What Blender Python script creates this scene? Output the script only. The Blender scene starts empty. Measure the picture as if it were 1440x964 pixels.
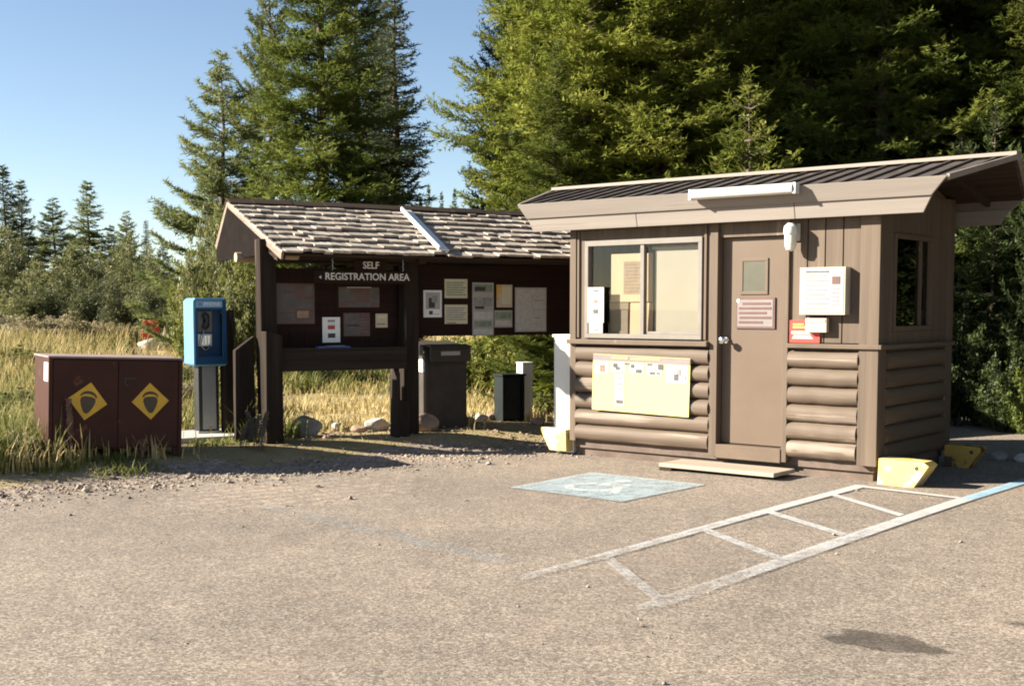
import bpy, math, random
import numpy as np
from mathutils import Vector, Matrix
R = math.radians
random.seed(7)
rng = np.random.default_rng(11)
scene = bpy.context.scene
col = scene.collection
CAMH = 1.5

# ------------------------------------------------------------------ terrain
def sstep(a, b, x):
    t = np.clip((x - a) / (b - a), 0, 1)
    return t * t * (3 - 2 * t)
def edge_s(x, y):                       # distance behind the edge of the parking area
    return (np.asarray(x) + 4.2) * -.6 + (np.asarray(y) - 10.1) * .8
def ground_z(x, y):
    s = edge_s(x, y)
    z = .13 * sstep(-.05, .8, s)
    z = z + .9 * sstep(4.0, 34.0, s) + .008 * np.clip(s - 34, 0, 60)
    return z

# ------------------------------------------------------------------ materials
MATS = {}
def nodes_of(name):
    m = bpy.data.materials.new(name)
    m.use_nodes = True
    nt = m.node_tree
    return m, nt, nt.nodes['Principled BSDF']
def N(nt, typ, **kw):
    n = nt.nodes.new(typ)
    for k, v in kw.items():
        if k in n.inputs.keys():
            n.inputs[k].default_value = v
        else:
            setattr(n, k, v)
    return n
def ramp(nt, fac, stops):
    r = nt.nodes.new('ShaderNodeValToRGB')
    cr = r.color_ramp
    while len(cr.elements) < len(stops):
        cr.elements.new(.5)
    for e, (p, c) in zip(cr.elements, stops):
        e.position = p
        e.color = (c[0], c[1], c[2], 1) if len(c) == 3 else c
    nt.links.new(fac, r.inputs[0])
    return r.outputs[0]
def mix(nt, fac, a, b):
    m = nt.nodes.new('ShaderNodeMix'); m.data_type = 'RGBA'
    for s, v in ((m.inputs[0], fac), (m.inputs[6], a), (m.inputs[7], b)):
        if hasattr(v, 'is_output'):
            nt.links.new(v, s)
        elif isinstance(v, (int, float)):
            s.default_value = v
        else:
            s.default_value = (v[0], v[1], v[2], 1)
    return m.outputs[2]
def noise(nt, scale, detail=5, rough=.6, stretch=(1, 1, 1), coord='Object', dist=0.):
    tc = nt.nodes.new('ShaderNodeTexCoord')
    mp = nt.nodes.new('ShaderNodeMapping')
    mp.inputs['Scale'].default_value = stretch
    nt.links.new(tc.outputs[coord], mp.inputs[0])
    n = nt.nodes.new('ShaderNodeTexNoise')
    n.inputs['Scale'].default_value = scale
    n.inputs['Detail'].default_value = detail
    n.inputs['Roughness'].default_value = rough
    n.inputs['Distortion'].default_value = dist
    nt.links.new(mp.outputs[0], n.inputs['Vector'])
    return n.outputs['Fac']
def bump(nt, h, strength, dist=.01):
    b = nt.nodes.new('ShaderNodeBump')
    b.inputs['Strength'].default_value = strength
    b.inputs['Distance'].default_value = dist
    nt.links.new(h, b.inputs['Height'])
    return b.outputs[0]
def plain(name, c, rough=.6, var=.25, scale=6, metal=0., bumpy=.15, bscale=60, stretch=(1, 1, 1), spec=.4, speck=None):
    """painted or bare surface: base colour broken by two scales of noise"""
    m, nt, p = nodes_of(name)
    lo = [v * (1 - var) for v in c]; hi = [min(1, v * (1 + var)) for v in c]
    n1 = noise(nt, scale, 6, .65, stretch)
    cc = ramp(nt, n1, [(.3, lo), (.7, hi)])
    if speck:
        n2 = noise(nt, speck[1], 3, .6, stretch)
        f = ramp(nt, n2, [(speck[2], (0, 0, 0)), (speck[2] + .06, (1, 1, 1))])
        cc = mix(nt, f, cc, speck[0])
    nt.links.new(cc, p.inputs['Base Color'])
    p.inputs['Roughness'].default_value = rough
    p.inputs['Metallic'].default_value = metal
    p.inputs['Specular IOR Level'].default_value = spec
    if bumpy:
        nt.links.new(bump(nt, noise(nt, bscale, 4, .6, stretch), bumpy, .004), p.inputs['Normal'])
    MATS[name] = m
    return m
def wood(name, c, axis=0, var=.35, rough=.75, scale=9, bumpy=.4, speck=None, spec=.3):
    st = [1, 1, 1]; st[axis] = .07
    st = [v * 1.0 if i == axis else 1.6 for i, v in enumerate(st)]
    return plain(name, c, rough, var, scale, 0, bumpy, 40, st, spec, speck)

M = {}
M['paint'] = plain('brown_paint', (.125, .090, .064), .6, .16, 3, bumpy=.12, bscale=45, spec=.2, speck=((.2, .155, .12), 5, .66))
M['paint_v'] = wood('brown_painted_board', (.122, .089, .064), 2, .24, .65, 7, .4, speck=((.19, .145, .112), 9, .66), spec=.2)
M['paint_h'] = wood('brown_painted_log', (.135, .099, .072), 0, .26, .6, 7, .55, speck=((.24, .19, .15), 7, .60), spec=.2)
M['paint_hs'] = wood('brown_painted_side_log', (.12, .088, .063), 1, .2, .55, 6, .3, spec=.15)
M['fascia'] = wood('tan_painted_fascia', (.232, .196, .168), 0, .13, .65, 5, .25, speck=((.17, .14, .115), 6, .63))
M['trim_light'] = wood('grey_brown_roof_trim', (.26, .215, .18), 0, .12, .6, 5, .2)
M['door'] = plain('brown_door_paint', (.128, .09, .063), .5, .08, 2, bumpy=.05, speck=((.16, .12, .09), 4, .7), spec=.25)
M['roofmetal'] = plain('dark_ribbed_roofing', (.070, .057, .050), .8, .3, 5, spec=.12, bumpy=.2, speck=((.1, .085, .075), 9, .62))
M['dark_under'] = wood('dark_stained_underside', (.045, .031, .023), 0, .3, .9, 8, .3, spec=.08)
M['alu'] = plain('window_aluminium', (.20, .175, .15), .5, .10, 8, 0, .05, spec=.25)
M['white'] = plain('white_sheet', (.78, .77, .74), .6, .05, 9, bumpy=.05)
M['paper_sun'] = plain('sun_bleached_paper', (.36, .345, .33), .7, .05, 9, bumpy=.03)
M['inkpale'] = plain('faded_pale_print', (.22, .215, .21), .7, .15, 14, bumpy=0)
M['inkmid'] = plain('faded_dark_print', (.085, .08, .078), .7, .35, 18, bumpy=0)
M['inktan'] = plain('faded_tan_print', (.22, .15, .10), .7, .2, 14, bumpy=0)
M['titleyellow'] = plain('faded_yellow_title', (.42, .36, .14), .7, .1, 8, bumpy=0)
M['shadepaper'] = plain('shaded_grey_paper', (.115, .10, .095), .8, .25, 7, bumpy=.03)  # grey paper darkened to carry the deep shade on the left kiosk board
M['dusty'] = plain('dusty_timber', (.13, .095, .075), .95, .3, 5, bumpy=.5, bscale=25)
M['litmaroon'] = plain('lit_maroon_top', (.24, .17, .155), .8, .2, 5, bumpy=.1)  # locker maroon greyed: grazing light on the top put into the colour
M['greypanel'] = plain('grey_painted_panel', (.27, .27, .27), .5, .08, 6, bumpy=.03)
M['offwhite'] = plain('worn_offwhite', (.62, .58, .5), .6, .15, 6, bumpy=.1)
M['cream'] = plain('cream_cabinet_paint', (.74, .70, .62), .5, .06, 3, bumpy=.05)
M['yellow'] = plain('worn_yellow_paint', (.62, .47, .15), .6, .15, 5, bumpy=.3, bscale=25, speck=((.62, .56, .42), 4, .53))
M['yellow_old'] = plain('rusty_yellow_paint', (.42, .26, .05), .65, .25, 6, bumpy=.3, speck=((.08, .05, .03), 5, .56))
M['paleyellow'] = plain('pale_yellow_banner', (.66, .555, .185), .6, .05, 3, bumpy=.04)
M['greyhead'] = plain('grey_mauve_print', (.20, .165, .155), .5, .1, 5, bumpy=.02)
M['ink'] = plain('dark_print', (.05, .05, .05), .6, .3, 20, bumpy=0)
M['inkgrey'] = plain('grey_print', (.28, .28, .27), .6, .35, 18, bumpy=0)
M['inklight'] = plain('light_grey_print', (.5, .49, .47), .6, .2, 18, bumpy=0)
M['inkbrown'] = plain('brown_print', (.30, .2, .13), .6, .3, 18, bumpy=0)
M['inkgreen'] = plain('green_print', (.22, .27, .2), .6, .35, 12, bumpy=0)
M['red'] = plain('red_sign_paint', (.62, .05, .035), .45, .12, 8, bumpy=.03)
M['redprint'] = plain('red_print', (.4, .06, .05), .5, .2, 10, bumpy=0)
M['blueprint'] = plain('blue_print', (.06, .12, .4), .5, .2, 10, bumpy=0)
M['orangeprint'] = plain('orange_print', (.62, .36, .09), .5, .2, 10, bumpy=0)
M['beige'] = plain('beige_paper', (.56, .47, .33), .7, .08, 5, bumpy=.03)
M['cream_paper'] = plain('cream_paper', (.62, .57, .40), .7, .06, 5, bumpy=.03)
M['greypaper'] = plain('grey_paper', (.40, .37, .34), .7, .12, 5, bumpy=.03)
M['tanbox'] = plain('tan_plastic', (.42, .35, .27), .5, .08, 6, bumpy=.03)
M['maroon'] = plain('maroon_sign', (.11, .055, .045), .5, .2, 8, bumpy=.05)
M['cardboard'] = plain('cardboard', (.5, .35, .22), .85, .1, 4, bumpy=.1)
M['panelwood'] = wood('interior_plywood', (.42, .30, .20), 2, .15, .7, 5, .1)
M['blind'] = plain('roller_blind', (.30, .268, .222), .8, .06, 2, bumpy=.05)
M['interior'] = plain('interior_wall', (.16, .125, .095), .8, .2, 3, bumpy=.05)
M['lamp'] = plain('lamp_white', (.56, .55, .51), .35, .05, 6, bumpy=0)
M['blackmetal'] = plain('black_metal', (.02, .02, .02), .4, .3, 9, bumpy=.05)
M['steel'] = plain('brushed_steel', (.42, .42, .42), .33, .12, 12, .85, .05, stretch=(8, 8, .4))
M['chrome'] = plain('worn_chrome', (.7, .7, .68), .18, .05, 10, 1., 0)
M['gableshade'] = plain('shade_dark_board', (.011, .008, .007), .95, .3, 6, bumpy=.3, spec=.05)  # near-black gable colour stands in for the shade under the roof
M['phonerimshade'] = plain('phone_shaded_rim', (.012, .07, .15), .45, .1, 5, bumpy=.02, spec=.2)  # darker blue puts the shade on the phone's front into the rim colour
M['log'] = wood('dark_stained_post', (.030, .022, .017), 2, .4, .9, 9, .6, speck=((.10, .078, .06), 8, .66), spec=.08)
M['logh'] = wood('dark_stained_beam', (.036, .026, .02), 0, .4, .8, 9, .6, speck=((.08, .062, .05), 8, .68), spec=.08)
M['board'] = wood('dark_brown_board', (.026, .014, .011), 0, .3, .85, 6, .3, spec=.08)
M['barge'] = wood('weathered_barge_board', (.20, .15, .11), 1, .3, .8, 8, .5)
M['loglit'] = wood('sunlit_log', (.36, .27, .19), 0, .3, .8, 8, .6)
M['shake'] = None
M['maroonpaint'] = plain('maroon_locker_paint', (.056, .024, .018), .55, .14, 3, bumpy=.08, speck=((.135, .055, .034), 5, .64), spec=.1)
M['signyellow'] = plain('amber_sign', (.62, .36, .03), .5, .1, 6, bumpy=.03)
M['signdark'] = plain('dark_brown_mark', (.07, .05, .03), .6, .2, 8, bumpy=0)
M['phoneblue'] = plain('phone_blue', (.11, .275, .43), .42, .08, 4, bumpy=.04)
M['phonedark'] = plain('phone_inner_blue', (.012, .055, .13), .45, .15, 5, bumpy=.03)
M['phonehead'] = plain('phone_header', (.30, .45, .58), .4, .08, 6, bumpy=.02)
M['concrete'] = plain('concrete', (.46, .43, .38), .9, .2, 5, bumpy=.5, bscale=30)
M['binbrown'] = plain('bin_brown', (.068, .055, .046), .6, .2, 4, bumpy=.1, spec=.12)
M['bingreen'] = plain('bin_dark_green', (.014, .018, .017), .6, .25, 4, bumpy=.1, spec=.12)
M['plank'] = wood('pale_plank', (.36, .29, .22), 0, .25, .85, 7, .5)
M['trunk'] = wood('bark', (.115, .085, .065), 2, .5, .95, 12, .9)
M['stem'] = wood('twig_bark', (.14, .11, .08), 2, .4, .95, 12, .5)
M['rockgrey'] = plain('grey_rock', (.24, .22, .20), .95, .35, 6, bumpy=.9, bscale=22)
M['rockred'] = plain('reddish_rock', (.34, .235, .175), .95, .3, 7, bumpy=.9, bscale=22)
M['rocklight'] = plain('pale_rock', (.5, .45, .39), .95, .25, 7, bumpy=.9, bscale=22)
M['flash'] = plain('white_flashing', (.80, .79, .77), .45, .05, 6, bumpy=.03)
M['weed'] = plain('dry_brown_weed', (.17, .095, .07), .9, .4, 14, bumpy=.3)

def shake_mat():
    m, nt, p = nodes_of('weathered_shakes')
    at = nt.nodes.new('ShaderNodeAttribute'); at.attribute_name = 'tint'
    c = ramp(nt, at.outputs['Fac'], [(0, (.27, .22, .175)), (.5, (.42, .355, .29)), (1, (.55, .475, .395))])
    n = noise(nt, 9, 5, .65, (2.2, .12, 1))
    c2 = mix(nt, ramp(nt, n, [(.35, (0, 0, 0)), (.7, (.75, .75, .75))]), c, (.12, .10, .085))
    nt.links.new(c2, p.inputs['Base Color'])
    p.inputs['Roughness'].default_value = .9
    p.inputs['Specular IOR Level'].default_value = .15
    nt.links.new(bump(nt, noise(nt, 30, 4, .6, (2.2, .1, 1)), .6, .006), p.inputs['Normal'])
    return m
M['shake'] = shake_mat()

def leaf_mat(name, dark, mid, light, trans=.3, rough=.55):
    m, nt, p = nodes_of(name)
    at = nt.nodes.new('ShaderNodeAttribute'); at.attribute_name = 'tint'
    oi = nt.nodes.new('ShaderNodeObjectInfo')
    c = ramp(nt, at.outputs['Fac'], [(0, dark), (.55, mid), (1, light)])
    hs = nt.nodes.new('ShaderNodeHueSaturation')
    ma = nt.nodes.new('ShaderNodeMath'); ma.operation = 'MULTIPLY_ADD'
    ma.inputs[1].default_value = .35; ma.inputs[2].default_value = .83
    nt.links.new(oi.outputs['Random'], ma.inputs[0])
    nt.links.new(ma.outputs[0], hs.inputs['Value'])
    nt.links.new(c, hs.inputs['Color'])
    nt.links.new(hs.outputs[0], p.inputs['Base Color'])
    p.inputs['Roughness'].default_value = rough
    p.inputs['Specular IOR Level'].default_value = .3
    tr = nt.nodes.new('ShaderNodeBsdfTranslucent')
    g = nt.nodes.new('ShaderNodeGamma'); g.inputs[1].default_value = .9
    nt.links.new(hs.outputs[0], g.inputs[0])
    nt.links.new(g.outputs[0], tr.inputs[0])
    mx = nt.nodes.new('ShaderNodeMixShader'); mx.inputs[0].default_value = trans
    nt.links.new(p.outputs[0], mx.inputs[1]); nt.links.new(tr.outputs[0], mx.inputs[2])
    nt.links.new(mx.outputs[0], nt.nodes['Material Output'].inputs[0])
    return m
M['fir'] = leaf_mat('fir_needles', (.055, .078, .016), (.115, .145, .026), (.20, .215, .042), .42)
M['firyellow'] = leaf_mat('yellow_green_fir_needles', (.085, .105, .016), (.17, .195, .028), (.29, .295, .058), .46)
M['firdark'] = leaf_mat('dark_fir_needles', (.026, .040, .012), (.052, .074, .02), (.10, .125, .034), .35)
M['firblue'] = leaf_mat('grey_green_needles', (.05, .064, .034), (.09, .11, .056), (.16, .17, .09), .35)
M['pine'] = leaf_mat('pine_needles', (.07, .09, .03), (.14, .16, .05), (.23, .24, .08), .4)
M['willow'] = leaf_mat('willow_leaves', (.075, .085, .028), (.14, .145, .05), (.24, .225, .085), .38)
M['willowdark'] = leaf_mat('dark_willow_leaves', (.045, .054, .02), (.085, .093, .034), (.15, .145, .058), .35)
M['bushyellow'] = leaf_mat('yellow_green_leaves', (.085, .095, .018), (.16, .17, .032), (.26, .25, .06), .35)
M['sage'] = leaf_mat('pale_sage', (.15, .135, .07), (.29, .25, .14), (.44, .37, .23), .3, .7)
M['grass'] = leaf_mat('dry_grass', (.13, .135, .035), (.40, .31, .12), (.60, .48, .24), .3, .7)
M['greengrass'] = leaf_mat('green_weeds', (.06, .08, .018), (.14, .15, .035), (.30, .26, .08), .3, .7)

def ground_mat():
    m, nt, p = nodes_of('meadow_soil')
    c = ramp(nt, noise(nt, .35, 6, .7), [(.3, (.17, .14, .06)), (.5, (.33, .26, .13)), (.7, (.45, .36, .22))])
    c = mix(nt, ramp(nt, noise(nt, 12, 5, .7), [(.4, (0, 0, 0)), (.7, (.6, .6, .6))]), c, (.24, .18, .11))
    nt.links.new(c, p.inputs['Base Color']); p.inputs['Roughness'].default_value = 1
    p.inputs['Specular IOR Level'].default_value = .1
    nt.links.new(bump(nt, noise(nt, 25, 5, .7), .8, .03), p.inputs['Normal'])
    return m
M['soil'] = ground_mat()
def asphalt_mat(name, stones, scale, tint):
    m, nt, p = nodes_of(name)
    tc = nt.nodes.new('ShaderNodeTexCoord')
    def vor(s, feat='F1'):
        v = nt.nodes.new('ShaderNodeTexVoronoi'); v.inputs['Scale'].default_value = s; v.feature = feat
        nt.links.new(tc.outputs['Object'], v.inputs['Vector'])
        return v
    v = vor(scale)
    sep = nt.nodes.new('ShaderNodeSeparateColor'); nt.links.new(v.outputs['Color'], sep.inputs[0])
    c = ramp(nt, sep.outputs[0], stones)
    v2 = vor(scale * 2.3)
    s2 = nt.nodes.new('ShaderNodeSeparateColor'); nt.links.new(v2.outputs['Color'], s2.inputs[0])
    c2 = ramp(nt, s2.outputs[1], stones)
    c = mix(nt, .45, c, c2)
    # wide stains and tyre-polished areas
    big = ramp(nt, noise(nt, .55, 5, .6), [(.3, (.76, .765, .78)), (.7, (1.12, 1.10, 1.08))])
    mm = nt.nodes.new('ShaderNodeMix'); mm.data_type = 'RGBA'; mm.blend_type = 'MULTIPLY'; mm.inputs[0].default_value = 1
    nt.links.new(c, mm.inputs[6]); nt.links.new(big, mm.inputs[7])
    med = ramp(nt, noise(nt, 4.5, 6, .75), [(.35, (.86, .86, .87)), (.65, (1.10, 1.09, 1.08))])
    m2 = nt.nodes.new('ShaderNodeMix'); m2.data_type = 'RGBA'; m2.blend_type = 'MULTIPLY'; m2.inputs[0].default_value = 1
    nt.links.new(mm.outputs[2], m2.inputs[6]); nt.links.new(med, m2.inputs[7])
    red = mix(nt, ramp(nt, noise(nt, .8, 4, .6, coord='Object', dist=.6), [(.55, (0, 0, 0)), (.75, (.45, .45, .45))]), m2.outputs[2], tint)
    nt.links.new(red, p.inputs['Base Color'])
    p.inputs['Roughness'].default_value = .9
    p.inputs['Specular IOR Level'].default_value = .25
    nt.links.new(bump(nt, v.outputs['Distance'], -.7, .006), p.inputs['Normal'])
    return m
M['asphalt'] = asphalt_mat('weathered_chipseal', [(0, (.06, .046, .035)), (.3, (.168, .138, .108)), (.65, (.25, .205, .162)), (1, (.48, .405, .33))], 84, (.255, .185, .145))
M['gravel'] = asphalt_mat('loose_gravel', [(0, (.12, .095, .075)), (.4, (.26, .205, .16)), (.75, (.35, .28, .22)), (1, (.5, .42, .34))], 38, (.30, .225, .175))
def worn_paint(name, c, thr, scale=7, grad=None, most=.8):
    """road paint rubbed away to bare asphalt in patches; grad = (axis, from, to): more worn towards 'from'"""
    m, nt, p = nodes_of(name)
    cc = ramp(nt, noise(nt, 10, 4, .6), [(.3, [v * .8 for v in c]), (.7, c)])
    nt.links.new(cc, p.inputs['Base Color']); p.inputs['Roughness'].default_value = .75
    p.inputs['Specular IOR Level'].default_value = .25
    n1 = noise(nt, scale, 8, .8)
    n2 = noise(nt, scale * 9, 4, .7)
    ad = nt.nodes.new('ShaderNodeMath'); ad.operation = 'ADD'
    ml = nt.nodes.new('ShaderNodeMath'); ml.operation = 'MULTIPLY'; ml.inputs[1].default_value = .8
    nt.links.new(n2, ml.inputs[0]); nt.links.new(n1, ad.inputs[0]); nt.links.new(ml.outputs[0], ad.inputs[1])
    hv = nt.nodes.new('ShaderNodeMath'); hv.operation = 'MULTIPLY'; hv.inputs[1].default_value = .55
    nt.links.new(ad.outputs[0], hv.inputs[0]); val = hv.outputs[0]
    if grad:
        tc = nt.nodes.new('ShaderNodeTexCoord'); sx = nt.nodes.new('ShaderNodeSeparateXYZ')
        nt.links.new(tc.outputs['Object'], sx.inputs[0])
        mr = nt.nodes.new('ShaderNodeMapRange'); mr.clamp = True
        mr.inputs[1].default_value = grad[1]; mr.inputs[2].default_value = grad[2]
        mr.inputs[3].default_value = grad[3]; mr.inputs[4].default_value = grad[4]
        nt.links.new(sx.outputs[grad[0]], mr.inputs[0])
        a2 = nt.nodes.new('ShaderNodeMath'); a2.operation = 'ADD'
        nt.links.new(val, a2.inputs[0]); nt.links.new(mr.outputs[0], a2.inputs[1]); val = a2.outputs[0]
    f = ramp(nt, val, [(max(0, thr - .12), (0, 0, 0)), (min(1, thr + .10), (most, most, most))])
    tr = nt.nodes.new('ShaderNodeBsdfTransparent')
    mx = nt.nodes.new('ShaderNodeMixShader')
    nt.links.new(f, mx.inputs[0]); nt.links.new(tr.outputs[0], mx.inputs[1]); nt.links.new(p.outputs[0], mx.inputs[2])
    nt.links.new(mx.outputs[0], nt.nodes['Material Output'].inputs[0])
    return m
M['linewhite'] = worn_paint('worn_white_line', (.58, .57, .55), .52, 6, (1, -5.8, -1.2, -.068, .19), .78)
M['squareblue'] = worn_paint('worn_blue_square', (.43, .53, .57), .42, 5, None, .62)
M['symbolwhite'] = worn_paint('worn_white_symbol', (.64, .66, .65), .47, 5, None, .75)
M['lineblue'] = worn_paint('pale_blue_line', (.36, .55, .66), .40, 6)
M['faintblue'] = worn_paint('faint_blue_line', (.33, .40, .44), .56, 4, None, .35)
M['oil'] = worn_paint('oil_stain', (.08, .068, .056), .45, 5, None, .6)
def glass_mat(name, tintc=(1, 1, 1), refl=.06):
    m, nt, p = nodes_of(name)
    tr = nt.nodes.new('ShaderNodeBsdfTransparent'); tr.inputs[0].default_value = (*tintc, 1)
    gl = nt.nodes.new('ShaderNodeBsdfGlossy'); gl.inputs['Roughness'].default_value = .02
    mx = nt.nodes.new('ShaderNodeMixShader')
    mx.inputs[0].default_value = refl
    nt.links.new(tr.outputs[0], mx.inputs[1]); nt.links.new(gl.outputs[0], mx.inputs[2])
    nt.links.new(mx.outputs[0], nt.nodes['Material Output'].inputs[0])
    return m
M['glass'] = glass_mat('window_glass', (.94, .94, .92), .03)
M['darkglass'] = glass_mat('dark_window_glass', (.10, .11, .09), .22)
M['doorglass'] = plain('dusty_door_pane', (.105, .10, .075), .25, .15, 3, bumpy=.02)

# ------------------------------------------------------------------ frames, mesh builder, things
class Frame:
    """a local frame on the ground; s scales the measured numbers about the eye point"""
    def __init__(self, o, deg, s=1.):
        self.o = (o[0] * s, o[1] * s); self.a = R(deg); self.s = s
    def m(self, p):
        s = self.s
        return (p[0] * s, p[1] * s, CAMH + (p[2] - CAMH) * s)
    def world(self, p):
        c, n = math.cos(self.a), math.sin(self.a)
        return (self.o[0] + c * p[0] - n * p[1], self.o[1] + n * p[0] + c * p[1], p[2])
WORLD = Frame((0, 0), 0)

class MB:
    def __init__(self, fr=WORLD):
        self.v = []; self.f = []; self.mi = []; self.fr = fr; self.t = []
    def add(self, vs, fs, m=0, t=.5):
        b = len(self.v)
        self.v += [self.fr.m(p) for p in vs]
        for f in fs:
            self.f.append([i + b for i in f]); self.mi.append(m)
        self.t += [t] * len(vs)
        return self
    BOXF = [(0, 3, 2, 1), (4, 5, 6, 7), (0, 1, 5, 4), (1, 2, 6, 5), (2, 3, 7, 6), (3, 0, 4, 7)]
    def box(self, x0, y0, z0, x1, y1, z1, m=0, t=.5):
        x0, x1 = min(x0, x1), max(x0, x1); y0, y1 = min(y0, y1), max(y0, y1); z0, z1 = min(z0, z1), max(z0, z1)
        return self.add([(x0, y0, z0), (x1, y0, z0), (x1, y1, z0), (x0, y1, z0), (x0, y0, z1), (x1, y0, z1), (x1, y1, z1), (x0, y1, z1)], self.BOXF, m, t)
    def hexa(self, bottom, top, m=0, t=.5):
        return self.add(list(bottom) + list(top), self.BOXF, m, t)
    def bar(self, p0, p1, w, h, m=0, up=(0, 0, 1), t=.5):
        p0 = Vector(p0); p1 = Vector(p1); d = (p1 - p0).normalized()
        s = d.cross(Vector(up))
        s = s.normalized() if s.length > 1e-4 else Vector((1, 0, 0))
        u = s.cross(d).normalized()
        q = []
        for p in (p0, p1):
            for a, b in ((-1, -1), (1, -1), (1, 1), (-1, 1)):
                q.append(tuple(p + s * a * w / 2 + u * b * h / 2))
        return self.add(q, [(0, 1, 2, 3), (7, 6, 5, 4), (0, 4, 5, 1), (1, 5, 6, 2), (2, 6, 7, 3), (3, 7, 4, 0)], m, t)
    def tube(self, pts, rad, n=12, m=0, t=.5, caps=True):
        pts = [Vector(p) for p in pts]
        if not hasattr(rad, '__len__'): rad = [rad] * len(pts)
        vs = []
        ref = None
        for i, p in enumerate(pts):
            d = (pts[min(i + 1, len(pts) - 1)] - pts[max(i - 1, 0)]).normalized()
            if ref is None:
                ref = d.orthogonal().normalized()
            ref = (ref - d * ref.dot(d)).normalized()
            b = d.cross(ref)
            for k in range(n):
                a = 2 * math.pi * k / n
                vs.append(tuple(p + (ref * math.cos(a) + b * math.sin(a)) * rad[i]))
        fs = []
        for i in range(len(pts) - 1):
            for k in range(n):
                k2 = (k + 1) % n
                fs.append((i * n + k, i * n + k2, (i + 1) * n + k2, (i + 1) * n + k))
        if caps:
            fs.append(tuple(range(n - 1, -1, -1)))
            fs.append(tuple(range((len(pts) - 1) * n, len(pts) * n)))
        return self.add(vs, fs, m, t)
    def prism(self, poly, off, m=0, t=.5):
        """closed outline of 3-D points pushed by the vector off"""
        n = len(poly)
        vs = [tuple(p) for p in poly] + [tuple(p[i] + off[i] for i in range(3)) for p in poly]
        fs = [tuple(range(n)), tuple(range(2 * n - 1, n - 1, -1))]
        fs += [(i + n, (i + 1) % n + n, (i + 1) % n, i) for i in range(n)]
        return self.add(vs, fs, m, t)
    def build(self, name, mats, thing=None, parent=None, bevel=0, smooth=False, origin=None, tint=False):
        me = bpy.data.meshes.new(name)
        o3 = thing.origin if thing else (origin or (0, 0, 0))
        vs = [(p[0] - o3[0], p[1] - o3[1], p[2] - o3[2]) for p in self.v]
        me.from_pydata(vs, [], self.f)
        if not isinstance(mats, (list, tuple)): mats = [mats]
        for mm in mats: me.materials.append(mm)
        me.polygons.foreach_set('material_index', self.mi)
        if tint:
            a = me.attributes.new('tint', 'FLOAT', 'POINT'); a.data.foreach_set('value', self.t)
        import bmesh
        bm = bmesh.new(); bm.from_mesh(me); bmesh.ops.recalc_face_normals(bm, faces=bm.faces); bm.to_mesh(me); bm.free()
        if smooth:
            me.polygons.foreach_set('use_smooth', [True] * len(me.polygons))
            me.set_sharp_from_angle(angle=R(40))
        ob = bpy.data.objects.new(name, me); col.objects.link(ob)
        if thing: ob.parent = parent or thing.root
        if bevel:
            b = ob.modifiers.new('bevel', 'BEVEL'); b.width = bevel; b.segments = 2; b.limit_method = 'ANGLE'; b.angle_limit = R(50)
        return ob

class Thing:
    def __init__(self, name, label, cat, fr, origin=(0, 0, 0), group=None):
        self.root = bpy.data.objects.new(name, None); col.objects.link(self.root)
        self.root.empty_display_size = .2
        self.fr = fr; self.origin = fr.m(origin)
        self.root.location = fr.world(self.origin); self.root.rotation_euler = (0, 0, fr.a)
        self.root['label'] = label; self.root['category'] = cat
        if group: self.root['group'] = group
    def mb(self): return MB(self.fr)
def tag(o, label, cat, group=None):
    o['label'] = label; o['category'] = cat
    if group: o['group'] = group
    return o
def single(name, mb, mats, label, cat, group=None, **kw):
    """a thing that is one mesh; origin at the middle of its own base"""
    P = np.array(mb.v); lo = P.min(0); hi = P.max(0)
    o3 = ((lo[0] + hi[0]) / 2, (lo[1] + hi[1]) / 2, lo[2])
    ob = mb.build(name, mats, origin=o3, **kw)
    ob.location = mb.fr.world(o3); ob.rotation_euler = (0, 0, mb.fr.a)
    return tag(ob, label, cat, group)
def struct(name, ob_or_mb, mats=None, **kw):
    ob = ob_or_mb.build(name, mats, **kw) if isinstance(ob_or_mb, MB) else ob_or_mb
    ob['kind'] = 'structure'
    return ob
def text_mesh(body, size, depth=.004, spacing=1.):
    cu = bpy.data.curves.new('lettering', 'FONT'); cu.body = body; cu.size = size; cu.extrude = depth / 2
    cu.align_x = 'CENTER'; cu.align_y = 'CENTER'; cu.space_character = spacing; cu.resolution_u = 3; cu.offset = size * .015
    tmp = bpy.data.objects.new('lettering', cu); col.objects.link(tmp)
    dg = bpy.context.evaluated_depsgraph_get(); dg.update()
    me = bpy.data.meshes.new_from_object(tmp.evaluated_get(dg))
    vs = [tuple(v.co) for v in me.vertices]; fs = [tuple(p.vertices) for p in me.polygons]
    bpy.data.objects.remove(tmp); bpy.data.meshes.remove(me); bpy.data.curves.remove(cu)
    return vs, fs
def put_text(mb, body, size, x, y, z, m=0, sx=1., depth=.004):
    """lettering standing in the local xz plane and facing -y"""
    vs, fs = text_mesh(body, size, depth)
    mb.add([(x + v[0] * sx, y - v[2], z + v[1]) for v in vs], fs, m)
def copy_thing(root, loc, rotz, scale, label=None, name=None, group=None):
    c = root.copy(); col.objects.link(c)
    c.location = loc; c.rotation_euler = (0, 0, rotz); c.scale = scale if hasattr(scale, '__len__') else (scale,) * 3
    if label: c['label'] = label
    if group: c['group'] = group
    for ch in list(root.children):
        d = ch.copy(); col.objects.link(d); d.parent = c
    return c
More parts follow.
